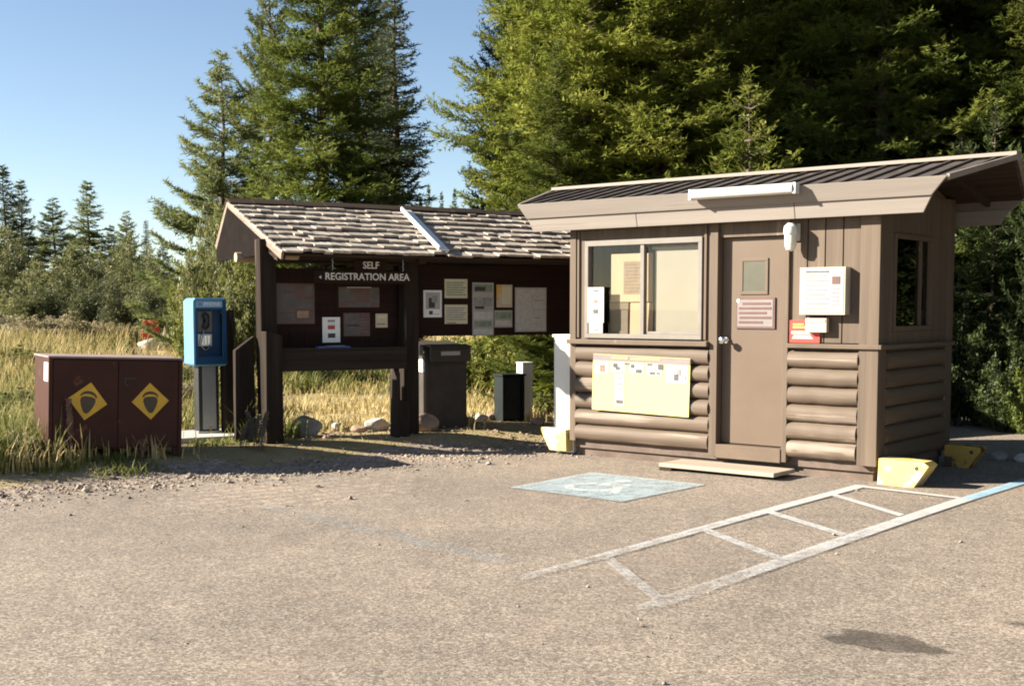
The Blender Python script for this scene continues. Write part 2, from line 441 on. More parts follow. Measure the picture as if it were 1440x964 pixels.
# ------------------------------------------------------------------ ground, parking area
def grid_sheet(name, xs, ys, zf, mat, keep=None):
    X, Y = np.meshgrid(xs, ys); Z = zf(X, Y)
    nx, ny = len(xs), len(ys)
    vs = np.stack([X, Y, Z], -1).reshape(-1, 3)
    i = np.arange(nx * ny).reshape(ny, nx)
    q = np.stack([i[:-1, :-1], i[:-1, 1:], i[1:, 1:], i[1:, :-1]], -1).reshape(-1, 4)
    if keep is not None:
        cen = vs[q].mean(1); q = q[keep(cen[:, 0], cen[:, 1])]
    me = bpy.data.meshes.new(name); me.from_pydata(vs.tolist(), [], q.tolist())
    me.polygons.foreach_set('use_smooth', [True] * len(me.polygons))
    me.materials.append(mat)
    o = bpy.data.objects.new(name, me); col.objects.link(o); o['kind'] = 'structure'
    return o
def spaced(a, b, fine, lo, hi):
    s = list(np.arange(a, b, fine)); x = a; st = fine
    while x > lo: st *= 1.35; x -= st; s.insert(0, x)
    x = s[-1]; st = fine
    while x < hi: st *= 1.35; x += st; s.append(x)
    return np.array(s)
gx = spaced(-9, 9, .22, -420, 420); gy = spaced(6, 24, .22, -60, 600)
micro = lambda X, Y: .02 * np.sin(X * 3.1 + Y * 1.7) * np.cos(Y * 2.3 - X) * sstep(.3, 2.5, edge_s(X, Y))
grid_sheet('ground', gx, gy, lambda X, Y: ground_z(X, Y) + micro(X, Y), M['soil'])
wob = lambda x, y: .16 * np.sin(x * 2.1 + y) + .09 * np.sin(x * 5.3 - y * 3.1) + .05 * np.sin(x * 11 + y * 9)
ax = np.concatenate([np.array([-40, -20, -12]), np.arange(-9, 9.01, .07), np.array([12, 20, 40])])
ay = np.concatenate([np.array([-30, -10, 0, 3]), np.arange(4, 16.01, .07), np.array([17, 18.])])
shoulder = grid_sheet('gravel_shoulder', ax, ay, lambda X, Y: ground_z(X, Y) + .006 + .006 * np.sin(X * 23) * np.sin(Y * 27), M['gravel'],
                      lambda x, y: (edge_s(x, y) + wob(x, y) * .8 < .22) & (edge_s(x, y) > -2.2) & (x < 7.6))
road = grid_sheet('parking_asphalt', ax, ay, lambda X, Y: ground_z(X, Y) + .012 + .006 * np.sin(X * .9) * np.sin(Y * .8), M['asphalt'],
                  lambda x, y: (edge_s(x, y) + wob(x + 3, y) < -.62 + .35 * sstep(-2.5, 1., x)) & ~((x + wob(y, x) > 7.3) & (y > 5.5)))

def pebbles(name, n, place, size, mat):
    """loose stones, each an uneven little polyhedron"""
    ico = [(0, 0, 1), (.9, 0, .3), (.28, .85, .3), (-.72, .53, .3), (-.72, -.53, .3), (.28, -.85, .3), (.72, .53, -.4), (-.28, .85, -.4), (-.9, 0, -.4), (-.28, -.85, -.4), (.72, -.53, -.4)]
    fc = [(0, 1, 2), (0, 2, 3), (0, 3, 4), (0, 4, 5), (0, 5, 1), (1, 6, 2), (2, 7, 3), (3, 8, 4), (4, 9, 5), (5, 10, 1), (6, 7, 2), (7, 8, 3), (8, 9, 4), (9, 10, 5), (10, 6, 1)]
    V = []; F = []; ico = np.array(ico)
    for k in range(n):
        x, y = place()
        r = size * rng.lognormal(0, .45)
        p = ico * (1 + rng.normal(0, .18, ico.shape)) * r * np.array([1, .8, .55])
        a = rng.uniform(0, 6.28); c, s = math.cos(a), math.sin(a)
        q = np.stack([p[:, 0] * c - p[:, 1] * s + x, p[:, 0] * s + p[:, 1] * c + y, p[:, 2] + r * .25 + float(ground_z(x, y)) + .012], 1)
        b = len(V); V += q.tolist(); F += [(i + b, j + b, l + b) for i, j, l in fc]
    me = bpy.data.meshes.new(name); me.from_pydata(V, [], F); me.materials.append(mat)
    o = bpy.data.objects.new(name, me); col.objects.link(o); return o
def along_edge():
    t = rng.uniform(-1.5, 8.2); d = rng.normal(-.28, .38)
    return -4.2 + .8 * t - .6 * d, 10.1 + .6 * t + .8 * d
pb = pebbles('gravel', 4200, along_edge, .011, M['gravel']); pb['kind'] = 'stuff'
tag(pb, 'loose gravel stones scattered along the edge of the asphalt', 'gravel')
def under_kiosk():
    a = rng.uniform(-.3, 5.); b = rng.normal(.1, .45); c, s = math.cos(R(30)), math.sin(R(30))
    return -2.58 + a * c - b * s, 12.72 + a * s + b * c
pc = pebbles('stone_litter', 420, under_kiosk, .013, M['rockred']); pc['kind'] = 'stuff'
tag(pc, 'small pale stones strewn on the dirt under the kiosk', 'gravel')

def on_lot():
    return rng.uniform(-5, 4), rng.uniform(4.6, 12) 
gr_ = pebbles('grit', 260, lambda: next(p for p in iter(on_lot, None) if edge_s(*p) < -.5), .0065, M['gravel']); gr_['kind'] = 'stuff'
tag(gr_, 'sparse grit and small stones lying on the open asphalt', 'grit')
# painted markings (flat paint on the asphalt), in the booth's own directions
OB = (.6556, 13.2071)
bz = Frame(OB, -39.3, 1.)
def sheet(fr, poly, z=.0215, n=1, m=None, name='paint', up=0):
    """thin paint following the asphalt: polygon strip given as two edges"""
    mb = MB(fr)
    (a0, a1), (b0, b1) = poly
    vs = []; fs = []
    for i in range(n + 1):
        t = i / n
        for (p, q) in ((a0, a1), (b0, b1)):
            x = p[0] + (q[0] - p[0]) * t; y = p[1] + (q[1] - p[1]) * t
            w = fr.world((x, y, 0))
            vs.append((x, y, float(ground_z(w[0], w[1])) + .006 * math.sin(w[0] * .9) * math.sin(w[1] * .8) + z + up))
    for i in range(n):
        fs.append((2 * i, 2 * i + 2, 2 * i + 3, 2 * i + 1))
    mb.add(vs, fs); return mb
def merge(mbs):
    out = MB(mbs[0].fr)
    for k in mbs:
        b = len(out.v); out.v += k.v; out.f += [[i + b for i in f] for f in k.f]; out.mi += k.mi; out.t += k.t
    return out
def flat_obj(name, mb, mat, label):
    ob = mb.build(name, mat); ob.location = (*bz.o, 0); ob.rotation_euler = (0, 0, bz.a)
    return tag(ob, label, 'road marking')
hatch = [sheet(bz, (((4.49, -5.62), (4.52, -1.0)), ((4.62, -5.58), (4.64, -1.0))), n=24),
         sheet(bz, (((3.61, -5.5), (3.60, -.84)), ((3.71, -5.45), (3.71, -.84))), n=24),
         sheet(bz, (((3.71, -.86), (4.52, -.95)), ((3.71, -.95), (4.52, -1.04))), n=4)]
for (p, q) in (((3.70, -1.50), (4.50, -2.10)), ((3.70, -2.58), (4.50, -3.08)), ((3.70, -3.50), (4.50, -4.02)), ((3.70, -4.66), (4.50, -5.34))):
    hatch.append(sheet(bz, (((p[0], p[1] + .05), (q[0], q[1] + .05)), ((p[0], p[1] - .05), (q[0], q[1] - .05))), n=5, z=.0222))
flat_obj('painted_hatching', merge(hatch), M['linewhite'], 'worn white painted hatching like a ladder beside the booth')
flat_obj('painted_line', sheet(bz, (((4.53, -1.0), (4.60, 3.2)), ((4.64, -1.0), (4.74, 3.2))), n=16), M['lineblue'], 'pale blue painted line running on from the white hatching')
sq = flat_obj('accessible_parking_symbol', sheet(bz, (((1.42, -2.80), (1.40, -1.60)), ((2.59, -2.86), (2.62, -1.66))), n=8), M['squareblue'], 'faded pale blue painted square with a worn wheelchair mark in front of the door')
def ring(cx, cy, r0, r1, a0, a1, n=20):
    return [(cx + r1 * math.cos(a0 + (a1 - a0) * i / n), cy + r1 * math.sin(a0 + (a1 - a0) * i / n)) for i in range(n + 1)] + \
           [(cx + r0 * math.cos(a1 - (a1 - a0) * i / n), cy + r0 * math.sin(a1 - (a1 - a0) * i / n)) for i in range(n + 1)]
sy = MB(bz)
zz = .0265
def flatpoly(pts):
    n = len(pts) // 2
    vs = [(2.0 + p[0], -2.24 + p[1], zz) for p in pts]
    sy.add(vs, [(i, i + 1, len(pts) - 2 - i, len(pts) - 1 - i) for i in range(n - 1)])
flatpoly(ring(-.03, -.12, .17, .25, R(120), R(390)))
for q in ([(-.08, -.05), (.0, -.05), (.0, .22), (-.08, .22)], [(-.02, -.03), (.2, -.03), (.2, .05), (-.02, .05)], [(.14, -.03), (.2, -.03), (.34, -.3), (.26, -.34)], [(-.02, .1), (.16, .1), (.16, .16), (-.02, .16)]):
    sy.add([(2.0 + p[0], -2.24 + p[1], zz + .0006) for p in q], [(0, 1, 2, 3)])
sy.add([(2.0 - .04 + .075 * math.cos(a), -2.24 + .33 + .075 * math.sin(a), zz) for a in np.linspace(0, 2 * math.pi, 16, endpoint=False)], [tuple(range(16))])
so = sy.build('wheelchair_mark', M['symbolwhite']); so.parent = sq
fb = sheet(WORLD, (((-1.95, 9.15), (-.1, 7.05)), ((-1.75, 9.25), (.05, 7.15))), n=12)
tag(fb.build('faded_line', M['faintblue']), 'almost vanished pale blue line across the open asphalt', 'road marking')
def blot(name, cx, cy, rx, ry, ang, label, seed):
    rr = np.random.default_rng(seed); mb = MB(WORLD); pts = []
    for i in range(40):
        a = 2 * math.pi * i / 40
        k = 1 + .13 * math.sin(3 * a + seed) + .1 * math.sin(5 * a + 2) + rr.normal(0, .05)
        x, y = rx * k * math.cos(a), ry * k * math.sin(a)
        X = cx + x * math.cos(ang) - y * math.sin(ang); Y = cy + x * math.sin(ang) + y * math.cos(ang)
        pts.append((X, Y, .0205 + .006 * math.sin(X * .9) * math.sin(Y * .8)))
    mb.add(pts, [tuple(range(40))])
    return tag(mb.build(name, M['oil']), label, 'stain')
blot('oil_stain', 1.66, 5.42, .25, .15, R(-35), 'larger dark oil stain on the asphalt nearest the camera', 2)
blot('oil_stain', 2.47, 5.70, .13, .055, R(-20), 'small dark oil stain by the edge of the asphalt view', 5)

# ------------------------------------------------------------------ the booth
bf = Frame(OB, -39.3, .947)
booth = Thing('entrance_booth', 'brown painted ranger booth with log siding and low ribbed roof', 'booth', bf, (1.7, .87, -.084))
def halflogs(mb, x0, x1, zs, rz, depth, y, n=9, axis='x', at=0):
    for zc in zs:
        vs = []; fs = []
        ns = 9; lr = random.Random(int(zc * 1000 + x0 * 77)); j0, j1 = lr.uniform(-.012, .004), lr.uniform(-.004, .012); wv = [lr.uniform(.90, 1.05) for _ in range(ns)]; sg = [lr.uniform(-.004, .004) for _ in range(ns)]
        for i in range(ns):
            e = x0 + (x1 - x0) * i / (ns - 1) + (max(0, j0) if i == 0 else min(0, -j1) if i == ns - 1 else 0)
            for k in range(n):
                a = -math.pi / 2 + math.pi * k / (n - 1)
                dz = rz * math.sin(a); dy = depth * wv[i] * math.cos(a) ** .8 if k not in (0, n - 1) else 0
                zz_ = zc + dz + (sg[i] if k not in (0, n - 1) else 0)
                vs.append((e, y - dy, zz_) if axis == 'x' else (y + dy, e, zz_))
        for i in range(ns - 1):
            for k in range(n - 1):
                fs.append((i * n + k, i * n + k + 1, (i + 1) * n + k + 1, (i + 1) * n + k))
        fs.append(tuple(range(n - 1, -1, -1))); fs.append(tuple(range((ns - 1) * n, ns * n)))
        mb.add(vs, fs)
zs = [.185 + .17 * i for i in range(6)]
w = booth.mb()
# front wall shell
w.box(.06, .03, .10, 1.70, .10, 1.15); w.box(2.545, .03, .10, 3.25, .10, 1.15)
w.box(.06, .0, 1.15, .17, .10, 2.60); w.box(1.60, .0, 1.15, 1.70, .10, 2.60)
w.box(.17, .003, 2.22, 1.60, .10, 2.60); w.box(.17, .003, 1.15, 1.60, .10, 1.20)
w.box(1.785, .003, 2.20, 2.49, .10, 2.60)
w.box(2.545, .02, 1.15, 3.25, .10, 2.60)
for i in range(4):
    w.box(2.548 + .176 * i, -.006, 1.19, 2.548 + .176 * i + .166, .02, 2.59)
# left, back, right walls and gables
w.box(.0, .10, .10, .10, 1.67, 2.60); w.box(0, 1.67, .10, 3.41, 1.77, 2.60)
w.box(3.33, .10, .10, 3.41, 1.67, 1.30); w.box(3.33, .10, 2.20, 3.41, 1.67, 2.60)
w.box(3.33, .10, 1.30, 3.41, .33, 2.20); w.box(3.33, 1.27, 1.30, 3.41, 1.67, 2.20)
for x in (0.003, 3.327):
    w.prism([(x, .0, 2.58), (x, 1.74, 2.58), (x, .87, 2.82)], (.08, 0, 0))
w.build('wall', M['paint_v'], booth, bevel=.004)
lg = booth.mb(); halflogs(lg, .065, 1.695, zs, .084, .085, .03); lg.build('log_siding', M['paint_h'], booth, smooth=True)
lg = booth.mb(); halflogs(lg, 2.55, 3.245, zs, .084, .085, .03); lg.build('log_siding', M['paint_h'], booth, smooth=True)
lg = booth.mb(); halflogs(lg, .14, 1.62, zs, .084, .055, 3.41, axis='y'); lg.build('log_siding', M['paint_hs'], booth, smooth=True)
t = booth.mb()
for bx in ((-.02, -.03, .09, .06, .10, 2.595), (1.70, -.035, .05, 1.785, .10, 2.595), (2.49, -.035, .05, 2.545, .10, 2.595), (3.25, -.04, .08, 3.437, .14, 2.595),
           (3.40, 1.62, .08, 3.45, 1.79, 2.595), (.068, -.02, 1.20, .095, .0, 2.55), (1.622, -.02, 1.20, 1.65, .0, 2.55)):
    t = booth.mb(); t.box(*bx); t.build('trim_board', M['paint_v'], booth, bevel=.004)
for bx in ((-.03, -.085, 1.135, 1.695, .0, 1.185), (2.548, -.07, 1.14, 3.455, -.007, 1.183), (3.4385, -.068, 1.141, 3.475, 1.80, 1.182)):
    t = booth.mb(); t.box(*bx); t.build('sill', M['paint'], booth, bevel=.006)
# front sliding window
wf = booth.mb()
wf.box(.17, -.025, 1.20, 1.60, .06, 1.245); wf.box(.17, -.025, 2.165, 1.60, .06, 2.22)
wf.box(.17, -.025, 1.245, .215, .06, 2.165); wf.box(1.555, -.025, 1.245, 1.60, .06, 2.165)
win = wf.build('window', M['alu'], booth, bevel=.003)
wf = booth.mb(); wf.box(.865, -.012, 1.245, .91, .05, 2.165); wf.box(.911, .012, 1.246, 1.554, .04, 1.275); wf.box(.911, .012, 2.14, 1.554, .04, 2.164); wf.box(1.535, .012, 1.275, 1.554, .04, 2.14)
wf.build('sash', M['alu'], booth, win, bevel=.002)
wf = booth.mb(); wf.box(.215, .022, 1.245, .865, .027, 2.165); wf.box(.911, .024, 1.275, 1.535, .029, 2.14)
wf.build('pane', M['glass'], booth, win)
wf = booth.mb(); wf.box(.99, .075, 1.27, 1.553, .081, 2.12); wf.tube([(.96, .085, 2.135), (1.58, .085, 2.135)], .022)
wf.box(.99, .073, 1.255, 1.553, .083, 1.27)
wf.build('roller_blind', M['blind'], booth, win)
# side window
sw = booth.mb()
sw.box(3.35, .33, 1.30, 3.428, .375, 2.20); sw.box(3.35, 1.225, 1.30, 3.428, 1.27, 2.20); sw.box(3.35, .375, 1.30, 3.428, 1.225, 1.345); sw.box(3.35, .375, 2.155, 3.428, 1.225, 2.20)
sw.box(3.36, .98, 1.345, 3.42, 1.01, 2.155)
swo = sw.build('window', M['paint'], booth, bevel=.003); swo['label'] = 'dark side window reflecting trees'
sw = booth.mb(); sw.box(3.385, .375, 1.345, 3.392, .98, 2.155); sw.box(3.38, 1.01, 1.345, 3.387, 1.225, 2.155); sw.build('pane', M['darkglass'], booth, swo)
# door
d = booth.mb(); d.box(1.79, .06, .185, 2.485, .105, 2.195)
do = d.build('door', M['door'], booth, bevel=.003)
d = booth.mb(); d.box(1.985, .048, 1.645, 2.285, .06, 1.675); d.box(1.985, .048, 1.965, 2.285, .06, 1.995); d.box(1.985, .048, 1.675, 2.015, .06, 1.965); d.box(2.255, .048, 1.675, 2.285, .06, 1.965)
df = d.build('door_window', M['door'], booth, do, bevel=.003)
d = booth.mb(); d.box(2.015, .054, 1.675, 2.255, .058, 1.965); d.build('pane', M['doorglass'], booth, do)
d = booth.mb(); d.tube([(1.845, .06, 1.20), (1.845, .035, 1.20)], .032, 16); d.tube([(1.845, .036, 1.20), (1.845, -.015, 1.20)], .012); d.tube([(1.845, -.015, 1.20), (1.845, -.03, 1.20), (1.845, -.055, 1.2), (1.845, -.065, 1.2)], [.018, .034, .034, .02], 16)
d.build('knob', M['chrome'], booth, do, smooth=True)
d = booth.mb(); d.box(1.786, -.045, .04, 2.489, .12, .175); d.build('threshold', M['paint'], booth, bevel=.005)
fl = booth.mb(); fl.box(.02, .045, .015, 3.38, 1.75, .098); fl.build('floor_frame', M['dusty'], booth)
# roof
ex0, ex1, rx0, rx1 = -.55, 4.08, -.90, 4.31
ey, ez, ry, rz = -.22, 2.62, .87, 2.87
rf = booth.mb()
for sgn in (1, -1):
    Y = lambda y: y if sgn > 0 else 1.74 - y
    top = [(ex0, Y(ey), ez), (ex1, Y(ey), ez), (rx1, Y(ry), rz), (rx0, Y(ry), rz)]
    rf.hexa([(p[0], p[1], p[2] - .035) for p in top], top)
    x = rx0 + .12
    while x < rx1 - .05:
        t0 = max(0, (ex0 - x) / (ex0 - rx0), (x - ex1) / (rx1 - ex1))
        ya, za = ey - .025 + (ry - ey + .025) * t0, ez - .006 + (rz - ez + .006) * t0
        if t0 < .9:
            ys = Y(ya)
            rf.add([(x - .022, ys, za), (x + .022, ys, za), (x + .012, ys, za + .02), (x - .012, ys, za + .02),
                    (x - .022, Y(ry), rz), (x + .022, Y(ry), rz), (x + .012, Y(ry), rz + .02), (x - .012, Y(ry), rz + .02)],
                   [(0, 1, 2, 3), (7, 6, 5, 4), (0, 4, 5, 1), (1, 5, 6, 2), (2, 6, 7, 3), (3, 7, 4, 0)])
        x += .205
roof = rf.build('roof', M['roofmetal'], booth)
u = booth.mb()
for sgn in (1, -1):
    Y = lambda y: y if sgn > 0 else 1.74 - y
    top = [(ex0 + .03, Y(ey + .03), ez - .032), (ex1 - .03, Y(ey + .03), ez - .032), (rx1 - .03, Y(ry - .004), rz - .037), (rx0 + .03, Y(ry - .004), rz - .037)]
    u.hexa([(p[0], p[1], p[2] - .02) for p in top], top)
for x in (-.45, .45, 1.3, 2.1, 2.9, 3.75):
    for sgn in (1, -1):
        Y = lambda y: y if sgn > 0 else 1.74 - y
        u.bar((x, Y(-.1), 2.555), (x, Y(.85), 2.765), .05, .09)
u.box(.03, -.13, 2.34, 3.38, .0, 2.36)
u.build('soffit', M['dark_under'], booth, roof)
tr = booth.mb()
tr.bar((rx0 - .02, ry, rz + .028), (rx1 + .02, ry, rz + .028), .12, .035)
for sgn in (1, -1):
    Y = lambda y: y if sgn > 0 else 1.74 - y
    tr.bar((ex1 + .012, Y(ey), ez - .002), (rx1 + .012, Y(ry - .03), rz - .002), .03, .05)
    tr.bar((ex0 - .012, Y(ey), ez - .002), (rx0 - .012, Y(ry - .03), rz - .002), .03, .05)
tr.build('roof_trim', M['trim_light'], booth, roof, bevel=.003)
def fascia(y_of, nm):
    f = booth.mb()
    f.hexa([(-.475, y_of(-.205), 2.475), (3.945, y_of(-.205), 2.475), (3.945, y_of(-.178), 2.475), (-.475, y_of(-.178), 2.475)],
           [(-.565, y_of(-.262), 2.628), (4.10, y_of(-.262), 2.628), (4.10, y_of(-.232), 2.628), (-.565, y_of(-.232), 2.628)])
    xs = [(-.42, -.478), (.92, .92), (2.66, 2.66), (3.86, 3.948)]
    for (a, b) in zip(xs[:-1], xs[1:]):
        g0, g1 = (.003 if a[0] > 0 else 0), (.003 if b[0] < 3 else 0)
        f.hexa([(a[0] + g0, y_of(-.155), 2.335), (b[0] - g1, y_of(-.155), 2.335), (b[0] - g1, y_of(-.13), 2.335), (a[0] + g0, y_of(-.13), 2.335)],
               [(a[1] + g0, y_of(-.188), 2.485), (b[1] - g1, y_of(-.188), 2.485), (b[1] - g1, y_of(-.163), 2.485), (a[1] + g0, y_of(-.163), 2.485)])
    f.build('fascia', M['fascia'], booth, roof, bevel=.003)
fascia(lambda y: y, 'front'); fascia(lambda y: 1.74 - y, 'back')
# skids with upturned yellow ends
def skid(y0, y1, ends):
    s = booth.mb(); s.box(.02, y0 + (.14 if y0 < 1 else .02), -.084, 3.36, y1 + (.1 if y0 < 1 else -.02), .028); b = s.build('skid', M['dusty'], booth)
    for (pts, mt, hole) in ends:
        e = booth.mb(); e.prism([(p[0], y0, p[1]) for p in pts], (0, y1 - y0, 0))
        if hole: e.tube([(hole[0], y0 - .002, hole[1]), (hole[0], y0 + .02, hole[1])], .022, 12, 1)
        e.build('skid_end', [M[mt], M['ink']], booth, b, bevel=.006)
skid(-.06, .16, [([(3.46, -.084), (3.79, -.084), (3.93, .125), (3.88, .155), (3.47, .165)], 'yellow', (3.82, .10)),
                 ([(-.04, -.03), (-.27, -.03), (-.40, .19), (-.39, .215), (-.05, .2)], 'yellow', None)])
skid(1.58, 1.76, [([(3.47, -.084), (3.70, -.084), (3.84, .12), (3.81, .145), (3.47, .15)], 'yellow_old', (3.74, .09))])

# doorstep
ds = MB(bf); ds.box(1.42, -.50, -.035, 2.66, -.07, .004); ds.box(1.42, -.495, -.084, 1.56, -.08, -.035, 1); ds.box(2.2, -.4, -.084, 2.34, -.08, -.035, 1)
single('doorstep', ds, [M['plank'], M['dark_under']], 'pale wooden plank doorstep on the asphalt in front of the booth door', 'doorstep', bevel=.006)

# things fixed to or standing in the booth
n = MB(bf)
n.box(2.70, -.12, 1.452, 3.147, -.008, 1.886); n.box(2.715, -.124, 1.467, 3.132, -.12, 1.871, 1)
for i in range(8): n.box(2.76, -.127, 1.80 - .042 * i, 2.76 + .2 + .012 * ((i * 7) % 4), -.124, 1.812 - .042 * i, 2)
n.box(2.76, -.127, 1.838, 2.99, -.124, 1.852, 3); n.box(3.02, -.127, 1.73, 3.10, -.124, 1.80, 4)
for i in range(5): n.box(3.02, -.127, 1.68 - .035 * i, 3.09, -.124, 1.692 - .035 * i, 2)
single('notice_case', n, [M['tanbox'], M['paper_sun'], M['inkpale'], M['inkmid'], M['maroon']], 'white notice in a deep tan display case right of the booth door', 'notice case', bevel=.002)
n = MB(bf); n.box(2.55, -.022, 1.19, 2.86, -.007, 1.40)
n.box(2.575, -.025, 1.27, 2.80, -.022, 1.30, 1)
n.prism([(2.58, -.0222, 1.225), (2.80, -.0222, 1.225), (2.77, -.0222, 1.262), (2.60, -.0222, 1.262)], (0, -.003, 0), 1)
n.box(2.59, -.025, 1.325, 2.72, -.022, 1.345, 2); n.box(2.59, -.025, 1.355, 2.70, -.022, 1.37, 2)
single('red_sign', n, [M['red'], M['paper_sun'], M['orangeprint']], 'small red sign with white print under the notice case', 'sign')
n = MB(bf); n.box(2.745, -.085, 1.29, 2.955, -.026, 1.42); n.box(2.755, -.09, 1.38, 2.945, -.085, 1.412)
single('leaflet_box', n, M['tanbox'], 'small tan leaflet box overlapping the red sign', 'box', bevel=.004)
n = MB(bf); n.box(1.945, .045, 1.315, 2.365, .058, 1.615); n.box(1.965, .042, 1.335, 2.345, .045, 1.595, 1)
n.tube([(1.975, .044, 1.585), (1.975, .039, 1.585)], .022, 12, 2)
for i, (a, b) in enumerate(((2.02, 2.32), (1.98, 2.33), (1.98, 2.28), (1.99, 2.33), (1.98, 2.24))): n.box(a, .039, 1.545 - .045 * i, b, .042, 1.568 - .045 * i, 3)
single('door_sign', n, [M['maroon'], M['greyhead'], M['paper_sun'], M['maroon']], 'faded maroon framed sign screwed to the booth door', 'sign')
n = MB(bf)
n.prism([(.305, -.068, .445), (1.49, -.068, .425), (1.505, -.068, 1.012), (.32, -.068, 1.035)], (0, .012, 0))
n.prism([(.318, -.068, .968), (1.503, -.068, .945), (1.504, -.068, 1.009), (.322, -.068, 1.032)], (0, -.0025, 0), 1); n.box(.56, -.074, .988, .76, -.0702, 1.012, 6); n.box(.80, -.074, .983, 1.16, -.0702, 1.003, 6)
for (a, z0, b, z1, m_) in ((.34, .83, .52, .962, 2), (.55, .85, .74, .957, 2), (.78, .84, .96, .953, 2), (.99, .83, 1.18, .95, 2), (1.22, .76, 1.48, .944, 2), (.60, .50, .72, .83, 2)):
    n.box(a, -.0715, z0, b, -.068, z1, m_)
for (a, z0, b, z1, m_) in ((.41, .85, .47, .92, 4), (.58, .90, .63, .94, 3), (.61, .875, .66, .905, 3), (.72, .93, .78, .95, 3), (.80, .90, .84, .935, 3), (.86, .85, .93, .885, 3), (1.0, .93, 1.06, .95, 3),
                           (1.03, .84, 1.09, .865, 3), (1.11, .845, 1.15, .86, 3), (1.13, .89, 1.19, .945, 3), (1.32, .79, 1.37, .85, 3), (1.35, .84, 1.40, .90, 5), (1.44, .80, 1.46, .84, 5),
                           (.63, .785, .69, .80, 5), (.63, .72, .70, .735, 5), (.64, .67, .69, .68, 5), (.62, .525, .70, .56, 3)):
    n.box(a, -.074, z0, b, -.0716, z1, m_)
single('banner', n, [M['paleyellow'], M['greyhead'], M['paper_sun'], M['inkmid'], M['inktan'], M['inkpale'], M['titleyellow']], 'pale yellow printed banner hung on the log siding below the window', 'banner')
n = MB(bf); n.box(.215, -.03, 1.36, .425, -.026, 1.735); n.box(.23, -.028, 1.25, .41, -.0262, 1.36)
n.box(.285, -.033, 1.69, .355, -.03, 1.70, 1); n.box(.30, -.033, 1.57, .34, -.03, 1.60, 2); n.box(.29, -.033, 1.46, .35, -.03, 1.50, 1); n.box(.29, -.0305, 1.28, .36, -.028, 1.29, 2)
single('paper_notice', n, [M['paper_sun'], M['inkmid'], M['inktan']], 'white paper notice taped to the bottom corner of the booth window', 'notice')
n = MB(bf); n.box(.44, .082, 1.58, .955, .095, 2.08); n.box(.60, .079, 1.66, .85, .082, 2.0, 1)
for i in range(9): n.box(.62, .0775, 1.965 - .035 * i, .82 - .02 * (i % 3), .079, 1.970 - .035 * i, 2)
single('notice_board', n, [M['panelwood'], M['inktan'], M['inkmid']], 'tan board with a pinned paper inside the booth window', 'board')
n = MB(bf); n.box(.43, .09, 1.15, .65, .30, 1.55); n.box(.42, .082, 1.50, .66, .31, 1.572)
single('carton', n, M['interior'], 'brown carton standing behind the booth window glass', 'carton', bevel=.004)
n = MB(bf); n.prism([(.68, .075, 1.13), (.96, .075, 1.13), (.96, .09, 1.57), (.68, .09, 1.57)], (0, .012, 0))
single('tan_panel', n, M['panelwood'], 'plain tan panel propped upright behind the booth window', 'panel')
n = MB(bf)
n.box(1.64, -.30, 2.558, 2.74, -.262, 2.645); n.tube([(1.66, -.315, 2.60), (2.72, -.315, 2.60)], .05, 16); n.box(1.63, -.345, 2.55, 1.655, -.262, 2.65); n.box(2.725, -.345, 2.55, 2.75, -.262, 2.65)
single('strip_light', n, M['lamp'], 'long white strip light fixed on the roof fascia above the door', 'light', smooth=True)
wl = Thing('wall_lamp', 'small white wall lamp under the eave right of the booth door', 'lamp', bf, (2.60, -.03, 2.0))
q = wl.mb(); q.box(2.555, -.035, 2.14, 2.645, -.007, 2.30); q.tube([(2.60, -.03, 2.27), (2.60, -.11, 2.27)], .025); q.build('bracket', M['lamp'], wl, bevel=.004)
q = wl.mb(); q.tube([(2.60, -.12, 2.30), (2.60, -.12, 2.27), (2.60, -.12, 2.21), (2.60, -.12, 2.195)], [.03, .062, .068, .06], 18); q.build('cap', M['lamp'], wl, smooth=True)
q = wl.mb(); q.tube([(2.60, -.12, 2.195), (2.60, -.12, 2.10), (2.60, -.12, 2.055), (2.60, -.12, 2.04)], [.055, .055, .04, .015], 18); q.build('globe', M['offwhite'], wl, smooth=True)
n = MB(bf); n.box(-.30, .06, -.06, -.03, .50, 1.20); n.box(-.315, .045, 1.20, -.025, .515, 1.228); n.box(-.285, .052, .10, -.05, .06, 1.15)
single('utility_cabinet', n, M['cream'], 'cream utility cabinet standing against the shaded end of the booth', 'cabinet', bevel=.006)

# ------------------------------------------------------------------ the kiosk
OK = (-2.829, 13.927)
kf = Frame(OK, 30, .913)
kiosk = Thing('notice_kiosk', 'dark log notice kiosk under a weathered shake roof', 'kiosk', kf, (2.2, .5, 0))
def post(x0, x1, y0, y1, z1, z0=-.06, slope=0):
    p = kiosk.mb(); rr = random.Random(int(x0 * 100 + z1 * 10))
    j = lambda: rr.uniform(-.012, .012)
    p.hexa([(x0 + j(), y0 + j(), z0), (x1 + j(), y0 + j(), z0), (x1 + j(), y1 + j(), z0), (x0 + j(), y1 + j(), z0)],
           [(x0 + j(), y0 + j(), z1), (x1 + j(), y0 + j(), z1 + slope), (x1 + j(), y1 + j(), z1 + slope), (x0 + j(), y1 + j(), z1)])
    return p
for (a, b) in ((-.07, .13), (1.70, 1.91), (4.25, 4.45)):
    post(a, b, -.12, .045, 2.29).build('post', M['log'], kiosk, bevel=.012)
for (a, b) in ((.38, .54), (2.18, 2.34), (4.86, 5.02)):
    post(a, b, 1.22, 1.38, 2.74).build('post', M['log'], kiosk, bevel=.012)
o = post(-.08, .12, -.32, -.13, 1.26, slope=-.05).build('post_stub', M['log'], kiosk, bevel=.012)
o = post(-.32, -.09, .02, .14, 1.04, slope=.16).build('post_stub', M['log'], kiosk, bevel=.008)
